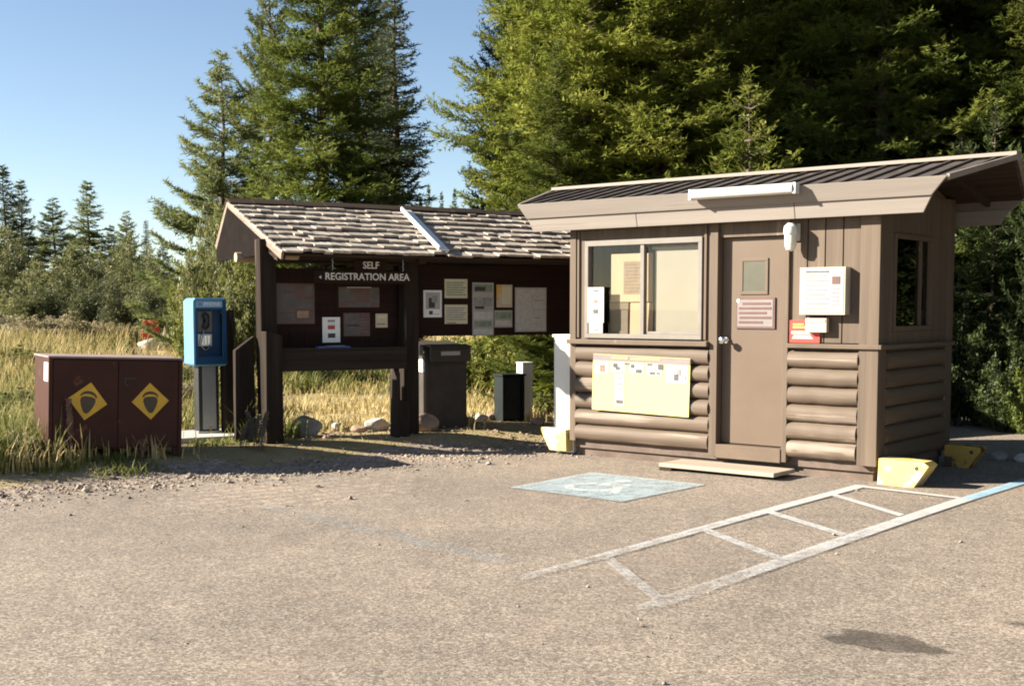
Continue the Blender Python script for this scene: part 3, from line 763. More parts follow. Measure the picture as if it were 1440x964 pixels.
o = post(-.27, -.14, .62, .76, 1.46, slope=.04).build('post_stub', M['log'], kiosk, bevel=.012)
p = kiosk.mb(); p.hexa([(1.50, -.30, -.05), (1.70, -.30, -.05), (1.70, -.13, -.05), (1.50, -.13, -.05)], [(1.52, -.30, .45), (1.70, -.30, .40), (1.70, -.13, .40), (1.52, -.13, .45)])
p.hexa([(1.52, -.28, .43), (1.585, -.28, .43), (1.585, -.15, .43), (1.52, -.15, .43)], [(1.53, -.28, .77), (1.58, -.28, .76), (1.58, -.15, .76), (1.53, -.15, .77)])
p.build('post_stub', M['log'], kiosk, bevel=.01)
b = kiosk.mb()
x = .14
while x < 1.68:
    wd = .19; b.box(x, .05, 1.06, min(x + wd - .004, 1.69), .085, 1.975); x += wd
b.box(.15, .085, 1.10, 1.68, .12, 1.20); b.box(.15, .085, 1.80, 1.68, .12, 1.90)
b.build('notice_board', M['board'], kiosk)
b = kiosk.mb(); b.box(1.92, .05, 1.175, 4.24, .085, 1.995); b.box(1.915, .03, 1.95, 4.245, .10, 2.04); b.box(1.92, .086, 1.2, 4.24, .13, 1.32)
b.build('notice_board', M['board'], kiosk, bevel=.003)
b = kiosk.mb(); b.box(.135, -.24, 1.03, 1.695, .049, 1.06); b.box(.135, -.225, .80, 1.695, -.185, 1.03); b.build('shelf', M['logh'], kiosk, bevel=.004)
# log beams along the eaves, end lengths paled to carry the sunlight on them
for (y, z, x0) in ((-.28, 2.12, .32), (.78, 2.12, .20), (1.3, 2.69, .12)):
    b = kiosk.mb(); b.tube([(x0, y, z), (x0 + .02, y, z), (5.05, y, z)], [.055, .066, .062], 14)
    bo = b.build('log_beam', M['logh'], kiosk, smooth=True)
    b = kiosk.mb(); b.tube([(x0 - (.26 if y < 1 else .05), y, z - .004), (x0 + .001, y, z - .002)], [.058, .066], 14); b.build('lit_beam_end', M['loglit'], kiosk, bo, smooth=True)
for xx in (.075, 1.8, 4.35):
    b = kiosk.mb(); b.bar((xx, -.45, 2.09), (xx, 1.25, 2.69), .09, .12); b.bar((xx, 1.3, 2.66), (xx, 1.72, 2.26), .09, .12); b.bar((xx, -.3, 2.20), (xx, 1.3, 2.20), .09, .13); b.build('rafter', M['logh'], kiosk)
# roof: sheathing, shakes, ridge, barge boards
ka, kb = Vector((0, -.60, 2.105)), Vector((0, 1.30, 2.78))
sl = (kb - ka).length; vdir = (kb - ka).normalized(); ndir = Vector((0, -vdir.z, vdir.y))
b = kiosk.mb()
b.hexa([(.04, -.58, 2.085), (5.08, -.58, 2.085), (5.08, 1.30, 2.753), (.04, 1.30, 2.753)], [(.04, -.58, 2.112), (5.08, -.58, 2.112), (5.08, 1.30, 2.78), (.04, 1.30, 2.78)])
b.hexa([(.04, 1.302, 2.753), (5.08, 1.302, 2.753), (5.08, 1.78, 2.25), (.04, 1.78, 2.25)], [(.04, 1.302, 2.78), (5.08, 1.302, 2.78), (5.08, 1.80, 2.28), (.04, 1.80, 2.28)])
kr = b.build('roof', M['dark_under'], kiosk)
sh = kiosk.mb(); rs = random.Random(4)
def shake(x0, x1, v0, ln, butt, lift, skew, tint):
    def P(x, v, n): q = ka + vdir * v + ndir * n; return (x, q.y, q.z)
    n0 = .012 + lift
    sh.hexa([P(x0, v0, n0), P(x1, v0 + skew, n0), P(x1, v0 + ln, .006), P(x0, v0 + ln, .006)],
            [P(x0, v0, n0 + butt), P(x1, v0 + skew, n0 + butt), P(x1, v0 + ln, .016), P(x0, v0 + ln, .016)], 0, tint)
rows = 9; expo = sl / rows
for r in range(rows):
    x = .0 + rs.uniform(-.08, 0)
    while x < 5.10:
        wd = rs.uniform(.09, .24)
        x1 = min(x + wd, 5.12); x0 = max(x, .0)
        if x1 - x0 > .03:
            shake(x0 + .003, x1 - .004, r * expo - .035 + rs.gauss(0, .02), expo * 1.42, rs.uniform(.018, .034), .012 + rs.uniform(0, .016), rs.gauss(0, .012), min(1, max(0, rs.gauss(.55, .22))))
        x += wd
for r in range(3):        # back slope
    x = .02
    while x < 5.08:
        wd = rs.uniform(.12, .24); y0, y1 = 1.84 - r * .2, 1.84 - r * .2 - .26
        zf = lambda y: 2.80 - (y - 1.30) * 1.0
        y1 = max(y1, 1.31)
        sh.hexa([(x, y1, zf(y1)), (x + wd - .005, y1, zf(y1)), (x + wd - .005, y0, zf(y0) + .02), (x, y0, zf(y0) + .02)],
                [(x, y1, zf(y1) + .015), (x + wd - .005, y1, zf(y1) + .015), (x + wd - .005, y0, zf(y0) + .05), (x, y0, zf(y0) + .05)], 0, rs.random())
        x += wd
sh.build('shakes', M['shake'], kiosk, kr, tint=True)
b = kiosk.mb(); x = .0
while x < 5.1:
    wd = rs.uniform(.3, .5); h = rs.uniform(0, .015)
    b.hexa([(x, 1.14, 2.76 + h), (x + wd, 1.14, 2.76 + h), (x + wd, 1.30, 2.825 + h), (x, 1.30, 2.825 + h)], [(x, 1.14, 2.785 + h), (x + wd, 1.14, 2.785 + h), (x + wd, 1.31, 2.852 + h), (x, 1.31, 2.852 + h)])
    b.hexa([(x, 1.302, 2.825 + h), (x + wd, 1.302, 2.825 + h), (x + wd, 1.45, 2.70 + h), (x, 1.45, 2.70 + h)], [(x, 1.312, 2.852 + h), (x + wd, 1.312, 2.852 + h), (x + wd, 1.47, 2.715 + h), (x, 1.47, 2.715 + h)]); x += wd - .02
b.build('ridge_cap', M['dark_under'], kiosk, kr)
for xx in (.025, 5.1):
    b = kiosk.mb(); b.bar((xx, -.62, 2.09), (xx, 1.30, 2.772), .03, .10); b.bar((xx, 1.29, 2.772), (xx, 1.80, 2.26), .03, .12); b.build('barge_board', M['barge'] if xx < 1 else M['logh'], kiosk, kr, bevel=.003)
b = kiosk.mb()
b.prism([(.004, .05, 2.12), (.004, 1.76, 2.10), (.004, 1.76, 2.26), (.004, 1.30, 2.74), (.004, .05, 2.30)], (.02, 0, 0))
b.build('gable_board', M['gableshade'], kiosk)

f = MB(kf)
pa = ka + vdir * 1.80 + ndir * .075; pb_ = ka + vdir * .02 + ndir * .085
f.bar((2.30, pa.y, pa.z), (2.00, pb_.y, pb_.z), .13, .012, up=tuple(ndir))
f.bar((2.235, pa.y, pa.z + .02), (1.935, pb_.y, pb_.z + .02), .02, .05, up=tuple(ndir))
single('metal_flashing', f, M['flash'], 'bent strip of white metal flashing lying across the shake roof', 'flashing')
# hanging sign
hs = Thing('hanging_sign', 'dark hanging sign with white letters SELF REGISTRATION AREA under the kiosk eave', 'sign', kf, (1.14, -.33, 1.80))
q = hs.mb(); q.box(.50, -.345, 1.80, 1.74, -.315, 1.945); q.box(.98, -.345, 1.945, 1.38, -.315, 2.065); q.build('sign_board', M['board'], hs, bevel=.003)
q = hs.mb(); put_text(q, 'REGISTRATION AREA', .112, 1.145, -.349, 1.872, 0, .98); q.build('lettering', M['offwhite'], hs)
q = hs.mb(); put_text(q, 'SELF', .112, 1.185, -.349, 2.005, 0, .95); q.build('lettering', M['offwhite'], hs)
q = hs.mb(); q.prism([(.545, -.345, 1.865), (.575, -.345, 1.845), (.575, -.345, 1.885)], (0, -.004, 0))
q.build('arrow_mark', M['offwhite'], hs)
for xx in (.72, 1.60):
    q = hs.mb()
    for i in range(7): 
        z0 = 1.945 + i * .028
        q.tube([(xx + (.006 if i % 2 else -.006), -.33, z0), (xx + (-.006 if i % 2 else .006), -.33, z0 + .034)], .005, 6)
    q.build('chain', M['steel'], hs)
# papers on the boards
mats_p = [M['white'], M['ink'], M['inkgrey'], M['inklight'], M['inkbrown'], M['inkgreen'], M['redprint'], M['blueprint'], M['orangeprint'], M['beige'], M['cream_paper'], M['greypaper'], M['maroon'], M['shadepaper']]
PM = dict(white=0, ink=1, grey=2, light=3, brown=4, green=5, red=6, blue=7, orange=8, beige=9, cream=10, greyp=11, maroon=12, dim=13)
def poster(label, x0, z0, x1, z1, paper, blocks, y=.049, name='poster', tilt=0):
    mb = MB(kf); w_, h_ = x1 - x0, z1 - z0
    mb.box(x0, y - .005, z0, x1, y, z1, PM[paper])
    for k, (a, c, b, d, m_) in enumerate(blocks):
        mb.box(x0 + w_ * a, y - .0062 - .0004 * (k % 3), z0 + h_ * c, x0 + w_ * b, y - .005, z0 + h_ * d, PM[m_])
    return single(name, mb, mats_p, label, 'poster', 'papers pinned on the kiosk boards')
L = lambda n, a, b, c0, c1, m_: [(a, c0 + (c1 - c0) * i / n, b - .07 * ((i * 5) % 3), c0 + (c1 - c0) * (i + .5) / n, m_) for i in range(n)]
poster('large grey map in shade-dark tones at the end of the kiosk board beside the tall post', .165, 1.335, .64, 1.80, 'maroon', [(.05, .3, .5, .95, 'dim'), (.2, .75, .7, .83, 'maroon'), (.75, .7, .95, .95, 'dim'), (.1, .05, .5, .25, 'dim'), (.55, .15, .85, .32, 'brown'), (.35, .38, .95, .6, 'dim'), (.4, .4, .9, .45, 'maroon')])
poster('white notice with red and black squares on the shelf side of the kiosk board', .735, 1.115, .955, 1.41, 'white', [(.3, .8, .7, .9, 'grey'), (.3, .52, .7, .68, 'red'), (.3, .18, .72, .36, 'ink'), (.3, .72, .7, .75, 'light')])
poster('faded maroon notice with shade-darkened print in the middle of the kiosk board', 1.0, 1.185, 1.335, 1.46, 'maroon', [(.05, .05, .6, .95, 'dim')] + L(5, .1, .9, .15, .85, 'dim'))
poster('small plain tan card pinned near the middle kiosk post', 1.41, 1.285, 1.565, 1.45, 'beige', [(.1, .7, .9, .85, 'cream'), (.1, .2, .8, .3, 'brown')])
poster('grey split map sheet below the hanging sign', .94, 1.525, 1.46, 1.765, 'maroon', [(0, .3, .28, .95, 'dim'), (.1, .3, .4, .6, 'dim'), (.75, .25, 1, .95, 'dim'), (.22, .02, .8, .25, 'dim'), (.2, .96, .8, 1., 'light')])
poster('white poster with a dark figure on the board right of the middle post', 2.045, 1.405, 2.295, 1.735, 'white', [(.12, .3, .9, .92, 'greyp'), (.28, .35, .62, .72, 'ink'), (.45, .55, .75, .8, 'grey'), (.3, .1, .5, .24, 'ink'), (.55, .1, .85, .14, 'light')])
poster('cream notice, upper one of the stacked pair on the kiosk board', 2.335, 1.64, 2.652, 1.875, 'cream', L(6, .08, .94, .15, .9, 'green'))
poster('cream notice, lower one of the stacked pair on the kiosk board', 2.335, 1.323, 2.652, 1.56, 'cream', L(6, .08, .94, .2, .9, 'grey') + [(.08, .02, .5, .08, 'brown')])
poster('tall green and grey picture poster in the middle of the wide kiosk board', 2.722, 1.178, 3.026, 1.836, 'greyp', [(.05, .82, .95, .96, 'green'), (.1, .84, .6, .92, 'ink'), (.05, .55, .95, .72, 'grey'), (.12, .5, .55, .68, 'ink'), (.05, .3, .95, .45, 'light'), (.1, .16, .9, .27, 'green'), (.2, .18, .7, .24, 'ink'), (.05, .02, .95, .12, 'light')])
poster('orange edged paper poster pinned above a green one', 3.068, 1.527, 3.296, 1.813, 'beige', [(0, .6, .3, 1, 'orange'), (0, .3, .12, .6, 'orange'), (.35, .15, .95, .9, 'cream'), (.4, .5, .9, .55, 'grey'), (.4, .3, .9, .34, 'grey')])
poster('green grey poster pinned beneath the orange edged paper', 3.037, 1.274, 3.296, 1.49, 'greyp', [(.05, .5, .95, .9, 'green'), (.05, .1, .95, .4, 'light')])
poster('large blank grey sheet at the booth end of the kiosk board', 3.337, 1.215, 3.806, 1.78, 'greyp', [(.03, .03, .97, .97, 'light'), (.6, .7, .9, .72, 'grey'), (.6, .3, .85, .32, 'grey'), (.1, .5, .8, .505, 'grey')])
mb = MB(kf); mb.hexa([(.60, -.20, 1.06), (.98, -.21, 1.06), (.99, -.05, 1.06), (.61, -.04, 1.06)], [(.60, -.20, 1.072), (.98, -.21, 1.072), (.99, -.05, 1.078), (.61, -.04, 1.078)]); mb.box(.72, -.18, 1.078, .93, -.08, 1.082, 1)
single('register_pad', mb, [M['blueprint'], M['greypaper']], 'blue and grey register pad lying on the kiosk shelf', 'pad')

# ------------------------------------------------------------------ bins and posts by the kiosk
bn = Frame((-.98, 14.02), 27, 1.)
bin_ = Thing('trash_bin', 'tall brown bear proof bin with a pale label standing by the middle kiosk post', 'bin', bn, (.3, .25, .06))
q = bin_.mb(); q.box(.0, .02, .04, .52, .50, .92); q.hexa([(-.01, .01, .92), (.53, .01, .92), (.53, .51, .92), (-.01, .51, .92)], [(-.01, .10, 1.08), (.53, .10, 1.08), (.53, .51, 1.13), (-.01, .51, 1.13)])
bo = q.build('body', M['binbrown'], bin_, bevel=.012)
q = bin_.mb(); q.box(.04, -.05, .90, .54, .015, 1.06); q.hexa([(.03, -.06, 1.06), (.55, -.06, 1.06), (.55, .10, 1.08), (.03, .10, 1.08)], [(.03, -.06, 1.08), (.55, -.06, 1.08), (.55, .10, 1.10), (.03, .10, 1.10)]); q.build('chute_hood', M['binbrown'], bin_, bevel=.008)
q = bin_.mb(); q.box(.16, -.056, .975, .40, -.05, 1.02); q.build('label_plate', M['greypaper'], bin_)
q = bin_.mb(); q.box(.14, .014, .70, .20, .02, .72); q.box(.23, .014, .70, .31, .02, .72); q.build('green_mark', M['bingreen'], bin_)
q = bin_.mb(); q.box(.05, .012, .08, .49, .02, .86); q.build('door', M['binbrown'], bin_, bevel=.004)
q = bin_.mb(); q.box(-.008, .06, .78, .0, .46, 1.02); q.build('sticker_or_lit_patch', M['white'], bin_)  # white patch painted for the sunlit strip on the bin's left face
sb = Frame((.0, 15.02), 30, 1.)
s_ = Thing('open_bin', 'low dark steel box with an open front beside the brown bin', 'bin', sb, (0, .2, .1))
q = s_.mb(); q.box(-.13, .0, .06, -.105, .22, .68); q.box(.155, .0, .06, .18, .22, .68); q.box(-.105, .195, .06, .155, .22, .68); q.box(-.105, .0, .06, .155, .195, .14); q.build('body', M['bingreen'], s_, bevel=.004)
q = s_.mb(); q.box(-.145, -.015, .682, .195, .235, .71); q.build('lid', M['bingreen'], s_, bevel=.006)
q = s_.mb(); q.box(-.1, .05, .15, .15, .07, .675); q.build('inner_panel', M['blackmetal'], s_)
mb = MB(Frame((.16, 15.45), 30, 1.)); mb.box(-.075, -.075, .03, .075, .075, .82); mb.box(-.08, -.08, .82, .08, .08, .84)
single('white_post', mb, M['white'], 'short square white post behind the low dark box', 'post', bevel=.006)

# ------------------------------------------------------------------ payphone
pf = Frame((-3.21, 13.0), 30, 1.)
PZ = float(ground_z(-3.21, 13.0))
pad = MB(pf); pad.box(-.50, -.30, PZ - .05, .48, .55, PZ + .05)
single('concrete_pad', pad, M['concrete'], 'low pale concrete pad under the payphone', 'pad', bevel=.012)
ph = Thing('payphone', 'blue outdoor payphone on a grey steel pedestal', 'payphone', pf, (0, .18, PZ + .05))
q = ph.mb(); q.box(-.12, .06, PZ + .05, .14, .30, PZ + .075); q.build('base_plate', M['steel'], ph, bevel=.004)
q = ph.mb(); q.box(-.10, .09, PZ + .075, .12, .28, .92); pd = q.build('pedestal', M['blackmetal'], ph, bevel=.006)
q = ph.mb(); q.box(-.06, .082, PZ + .09, .085, .09, .915); q.build('front_panel', M['greypanel'], ph, pd)
h = ph.mb()
x0, x1, y0, y1, z0, z1 = -.175, .185, -.02, .36, .90, 1.62
h.box(x0, y0, z0 + .02, x0 + .03, y1, z1 - .03); h.box(x1 - .03, y0, z0 + .02, x1, y1, z1 - .03); h.box(x0 + .03, y1 - .03, z0 + .02, x1 - .03, y1, z1 - .03)
h.hexa([(x0, y0, z1 - .03), (x1, y0, z1 - .03), (x1, y1, z1 - .03), (x0, y1, z1 - .03)], [(x0 + .03, y0 + .012, z1), (x1 - .03, y0 + .012, z1), (x1 - .03, y1 - .02, z1), (x0 + .03, y1 - .02, z1)])
h.hexa([(x0 + .025, y0 + .03, z0), (x1 - .025, y0 + .03, z0), (x1 - .025, y1 - .03, z0), (x0 + .025, y1 - .03, z0)], [(x0, y0, z0 + .02), (x1, y0, z0 + .02), (x1, y1, z0 + .02), (x0, y1, z0 + .02)])
h.box(x0 + .03, y0 + .01, z0 + .02, x1 - .03, y1 - .03, z0 + .10)
h.box(x0 + .03, y0 + .005, 1.51, x1 - .03, y1 - .03, z1 - .03)
rim = ph.mb()
for (a, c_, b, d_) in ((x0 + .022, .925, x0 + .048, 1.50), (x1 - .045, .925, x1 - .004, 1.60), (x0 + .048, .925, x1 - .045, 1.0), (x0 + .048, 1.495, x1 - .045, 1.518)): rim.box(a, y0 - .004, c_, b, y0 + .004, d_)
hd = h.build('hood', M['phoneblue'], ph, bevel=.008)
rim.build('front_shade_rim', M['phonerimshade'], ph, hd, bevel=.002)
q = ph.mb(); q.box(x0 + .035, y0 + .0, 1.525, x1 - .035, y0 + .005, 1.585, 0)
put_text(q, 'PHONE', .052, .03, y0 - .001, 1.556, 1, 1.)
q.box(x0 + .05, y0 - .002, 1.535, x0 + .10, y0, 1.575, 2)
q.build('header_sign', [M['phonehead'], M['white'], M['phoneblue']], ph, hd)
q = ph.mb(); q.box(x0 + .031, .10, z0 + .10, x1 - .031, .14, 1.51); q.build('back_panel', M['phonedark'], ph, hd)
q = ph.mb(); q.box(-.12, .05, 1.10, .05, .10, 1.49); un = q.build('telephone', M['phonedark'], ph, bevel=.004)
q = ph.mb(); q.box(-.115, .042, 1.265, .045, .05, 1.485); q.build('face_plate', M['alu'], ph, un, bevel=.004)
q = ph.mb(); q.tube([(-.045, .02, 1.45), (-.03, .0, 1.43), (-.02, -.008, 1.38), (-.03, .0, 1.33), (-.045, .02, 1.305)], [.03, .034, .02, .034, .03], 12); q.box(-.055, .02, 1.36, .0, .042, 1.40); q.build('handset', M['blackmetal'], ph, un, smooth=True)
q = ph.mb(); q.tube([(-.045, .02, 1.30), (-.07, .0, 1.22), (-.09, .0, 1.12), (-.05, .0, 1.07), (.0, .02, 1.09), (.02, .045, 1.14)], .007, 8); q.build('cord', M['steel'], ph, un, smooth=True)
q = ph.mb(); q.box(-.11, .042, 1.11, .04, .05, 1.24); q.build('coin_plate', M['steel'], ph, un, bevel=.003)
q = ph.mb()
for i in range(3):
    for j in range(4): q.box(-.075 + .034 * i, .034, 1.13 + .024 * j, -.053 + .034 * i, .042, 1.146 + .024 * j)
q.build('keypad', M['chrome'], ph, un)

# ------------------------------------------------------------------ bear-proof food locker
lf = Frame((-4.185, 10.983), 30, 1.)
LZ = .13
lk = Thing('food_locker', 'dark maroon steel bear proof food locker with two amber diamond signs', 'food locker', lf, (.6, .4, LZ))
lk.root.rotation_euler = (0, R(2.1), lf.a)
W_, D_, B_, T_ = 1.195, .80, .215, 1.045
q = lk.mb(); q.box(.0, .02, B_, W_, D_, T_); q.build('body', M['maroonpaint'], lk, bevel=.006)
q = lk.mb(); q.box(-.01, .0, T_, W_ + .01, D_ + .01, T_ + .018); q.build('top', M['litmaroon'], lk, bevel=.004)
for (a, b) in ((-.004, .03), (W_ - .03, W_ + .004)):
    q = lk.mb(); q.box(a, .0, LZ - .1, b, .03, T_); q.build('corner_angle', M['maroonpaint'], lk, bevel=.003)
for (a, b) in ((.03, .03), (W_ - .07, .03), (.03, D_ - .07), (W_ - .07, D_ - .07)):
    q = lk.mb(); q.box(a, b, LZ - .1, a + .04, b + .04, B_); q.build('leg', M['maroonpaint'], lk)
def paw(x, z, s, tilt):
    """amber diamond with a bear's foot print: pad tapering down and a row of toes over it"""
    g = lk.mb(); c, sn = math.cos(tilt), math.sin(tilt)
    P = lambda a, b, y: (x + (a * c - b * sn) * s, y, z + (a * sn + b * c) * s)
    g.prism([P(0, -.165, .001), P(.165, 0, .001), P(0, .165, .001), P(-.165, 0, .001)], (0, -.005, 0), 0)
    outl = [(-.058, .03), (-.03, .042), (.03, .042), (.058, .03), (.064, .0), (.05, -.045), (.03, -.085), (.012, -.105), (-.012, -.105), (-.03, -.085), (-.05, -.045), (-.064, .0)]
    g.prism([P(a, b, -.004) for a, b in outl], (0, -.003, 0), 1)
    arc = [(.072 * math.cos(t_), .032 + .058 * math.sin(t_)) for t_ in np.linspace(R(5), R(175), 12)] + [(.06 * math.cos(t_), .034 + .030 * math.sin(t_)) for t_ in np.linspace(R(170), R(10), 12)]
    g.prism([P(a, b, -.004) for a, b in arc], (0, -.003, 0), 1)
    return g
for (a, b, x, z, s, tl) in ((.035, .605, .335, .655, 1.06, R(-9)), (.61, W_ - .035, .90, .655, 1.04, R(2))):
    q = lk.mb(); q.box(a, .004, B_ + .02, b, .02, T_ - .015); dr = q.build('door', M['maroonpaint'], lk, bevel=.004)
    paw(x, z, s, tl).build('diamond_sign', [M['signyellow'], M['signdark']], lk, dr)
    if a > .5:
        q = lk.mb(); q.box(.66, -.004, .86, .77, .004, .875); q.box(.66, -.004, .80, .675, .004, .86); q.box(.665, -.012, .79, .70, -.001, .81); q.build('latch', M['blackmetal'], lk, dr)
q = lk.mb(); q.box(-.003, .06, .83, .0, .26, 1.0); q.build('sticker_or_lit_patch', M['white'], lk)
q = lk.mb()

# ------------------------------------------------------------------ stones, the red box
def rock(label, x, y, rx, ry, rz_, mat, seed, rot=0, group=None, name='boulder', sink=.15):
    import bmesh
    bm = bmesh.new(); bmesh.ops.create_icosphere(bm, subdivisions=4, radius=1)
    rr = np.random.default_rng(seed)
    D = rr.normal(size=(14, 3)); D /= np.linalg.norm(D, axis=1)[:, None]; off = rr.uniform(.62, .98, 14)
    ph_ = rr.uniform(0, 6, 6)
    for v in bm.verts:
        p = np.array(v.co); k = 1.
        for d_, o_ in zip(D, off):
            t_ = p @ d_
            if t_ > o_: p = p - d_ * (t_ - o_) * .85
        p = p * (1 + .035 * math.sin(5 * p[0] + ph_[0]) * math.sin(6 * p[1] + ph_[1]) + .02 * math.sin(13 * p[2] + ph_[2]) * math.sin(11 * p[0] + ph_[3]))
        v.co = (p[0] * rx, p[1] * ry, p[2] * rz_ + rz_ * (1 - sink * 2))
    me = bpy.data.meshes.new(name); bm.to_mesh(me); bm.free()
    me.polygons.foreach_set('use_smooth', [True] * len(me.polygons)); me.materials.append(mat)
    o = bpy.data.objects.new(name, me); col.objects.link(o)
    o.location = (x, y, float(ground_z(x, y))); o.rotation_euler = (0, 0, rot)
    return tag(o, label, 'rock', group)
def gp(px, py, z=.13):           # a point on the ground seen at that place in the picture
    t = math.atan(125 / 1722); u_, v_ = (px - 720) / 1722, (py - 560) / 1722
    d = (u_, math.cos(t) - v_ * math.sin(t), -math.sin(t) - v_ * math.cos(t))
    k = (z - CAMH) / d[2]; return d[0] * k, d[1] * k
for (lab, px, py, rx, ry, rz_, mt, sd, rot) in (
        ('smooth grey boulder between the kiosk posts', 431, 613, .20, .15, .135, 'rockgrey', 1, .2),
        ('reddish block of rock at the foot of the brown bin', 597, 606, .17, .14, .125, 'rockred', 2, .6),
        ('small dark stone at the foot of the tall kiosk post', 392, 612, .09, .08, .06, 'rockgrey', 3, .1),
        ('pale slanting stone left of the middle kiosk post', 530, 605, .17, .1, .09, 'rocklight', 4, .5),
        ('pale stone right of the smooth grey boulder', 474, 606, .08, .07, .06, 'rocklight', 5, 1.),
        ('flat tan stone under the kiosk shelf', 505, 607, .10, .08, .05, 'rockred', 6, .3),
        ('white stone half hidden in grass left of the food locker', 22, 632, .20, .14, .11, 'rocklight', 7, .2),
        ('pale stone in the grass right of the brown bin', 676, 592, .10, .08, .06, 'rocklight', 8, .4),
        ('brown stone between the brown bin and the low box', 692, 590, .09, .07, .06, 'rockred', 9, .9),
        ('tan stone close to the brown bin', 660, 594, .07, .06, .045, 'rockred', 10, .2),
        ('stone between the low dark box and the booth', 757, 597, .10, .08, .05, 'rockred', 12, .7),
        ('shaded grey stone behind the yellow skid end', 1402, 648, .12, .09, .06, 'rockgrey', 11, .5),
        ('second shaded stone farther along behind the skid', 1436, 650, .10, .08, .055, 'rocklight', 13, 1.5)):
    x, y = gp(px, py, .13 if px < 800 else 0); rock(lab, x, y, rx, ry, rz_, M[mt], sd, rot, 'stones lying about')
rx_, ry_ = -8.69, 29.5
rzz = float(ground_z(rx_, ry_)) + .10
rock('flat pale stone under the red box far off in the meadow', rx_ + .15, ry_ - .05, .46, .3, .17, M['rocklight'], 21, 0, 'stones lying about')
mb = MB(Frame((rx_, ry_), 15)); mb.box(-.19, -.15, rzz + .17, .19, .15, rzz + .52); mb.hexa([(-.21, -.17, rzz + .52), (.21, -.17, rzz + .52), (.21, .17, rzz + .52), (-.21, .17, rzz + .52)], [(-.16, -.12, rzz + .6), (.16, -.12, rzz + .6), (.16, .12, rzz + .6), (-.16, .12, rzz + .6)])
mb.box(-.05, -.165, rzz + .42, .05, -.15, rzz + .48, 1)
single('red_box', mb, [M['red'], M['ink']], 'small bright red box on a stone far off in the meadow', 'box', bevel=.02)
# ------------------------------------------------------------------ vegetation
def tri_mesh(name, P, tint, mat, nper=3):
    """P: (n, nper, 3) separate little faces"""
    n = len(P)
    me = bpy.data.meshes.new(name)
    me.vertices.add(n * nper); me.vertices.foreach_set('co', P.reshape(-1).astype(np.float32))
    me.loops.add(n * nper); me.loops.foreach_set('vertex_index', np.arange(n * nper, dtype=np.int32))
    me.polygons.add(n); me.polygons.foreach_set('loop_start', np.arange(0, n * nper, nper, dtype=np.int32))
    me.polygons.foreach_set('loop_total', np.full(n, nper, dtype=np.int32))
    me.materials.append(mat)
    a = me.attributes.new('tint', 'FLOAT', 'POINT'); a.data.foreach_set('value', np.repeat(np.clip(tint, 0, 1), nper).astype(np.float32))
    me.update(calc_edges=True)
    return me
def unit(a): return a / np.maximum(np.linalg.norm(a, axis=-1, keepdims=True), 1e-9)
def needles_on(S, D, Ln, T, step, nl, wd, g, radial=.5):
    """needles along straight twigs: start S, direction D, length Ln, tint T"""
    cnt = np.maximum(3, (Ln / step).astype(int))
    idx = np.repeat(np.arange(len(S)), cnt)
    k = np.concatenate([np.arange(c) for c in cnt]); t = (k + g.random(len(k))) / cnt[idx]
    p = S[idx] + D[idx] * (Ln[idx] * t)[:, None]
    d = D[idx]
    up = np.array([0, 0, 1.]); side = unit(np.cross(d, up)); nrm = np.cross(side, d)
    ang = np.where(g.random(len(k)) < .5, 0, np.pi) + g.normal(0, radial, len(k))
    out = side * np.cos(ang)[:, None] + nrm * (np.sin(ang) * .9 + .12)[:, None]
    nd = unit(out + d * g.uniform(.5, .95, len(k))[:, None])
    ll = nl * g.uniform(.75, 1.25, len(k)) * np.where(t > .9, 1.1, 1)
    w = wd * g.uniform(.8, 1.2, len(k))
    ax = unit(d + nrm * g.normal(0, .35, len(k))[:, None])
    P = np.stack([p - ax * (w / 2)[:, None], p + ax * (w / 2)[:, None], p + nd * ll[:, None]], 1)
    return P, T[idx] + g.normal(0, .10, len(k)) + .12 * (t - .5)
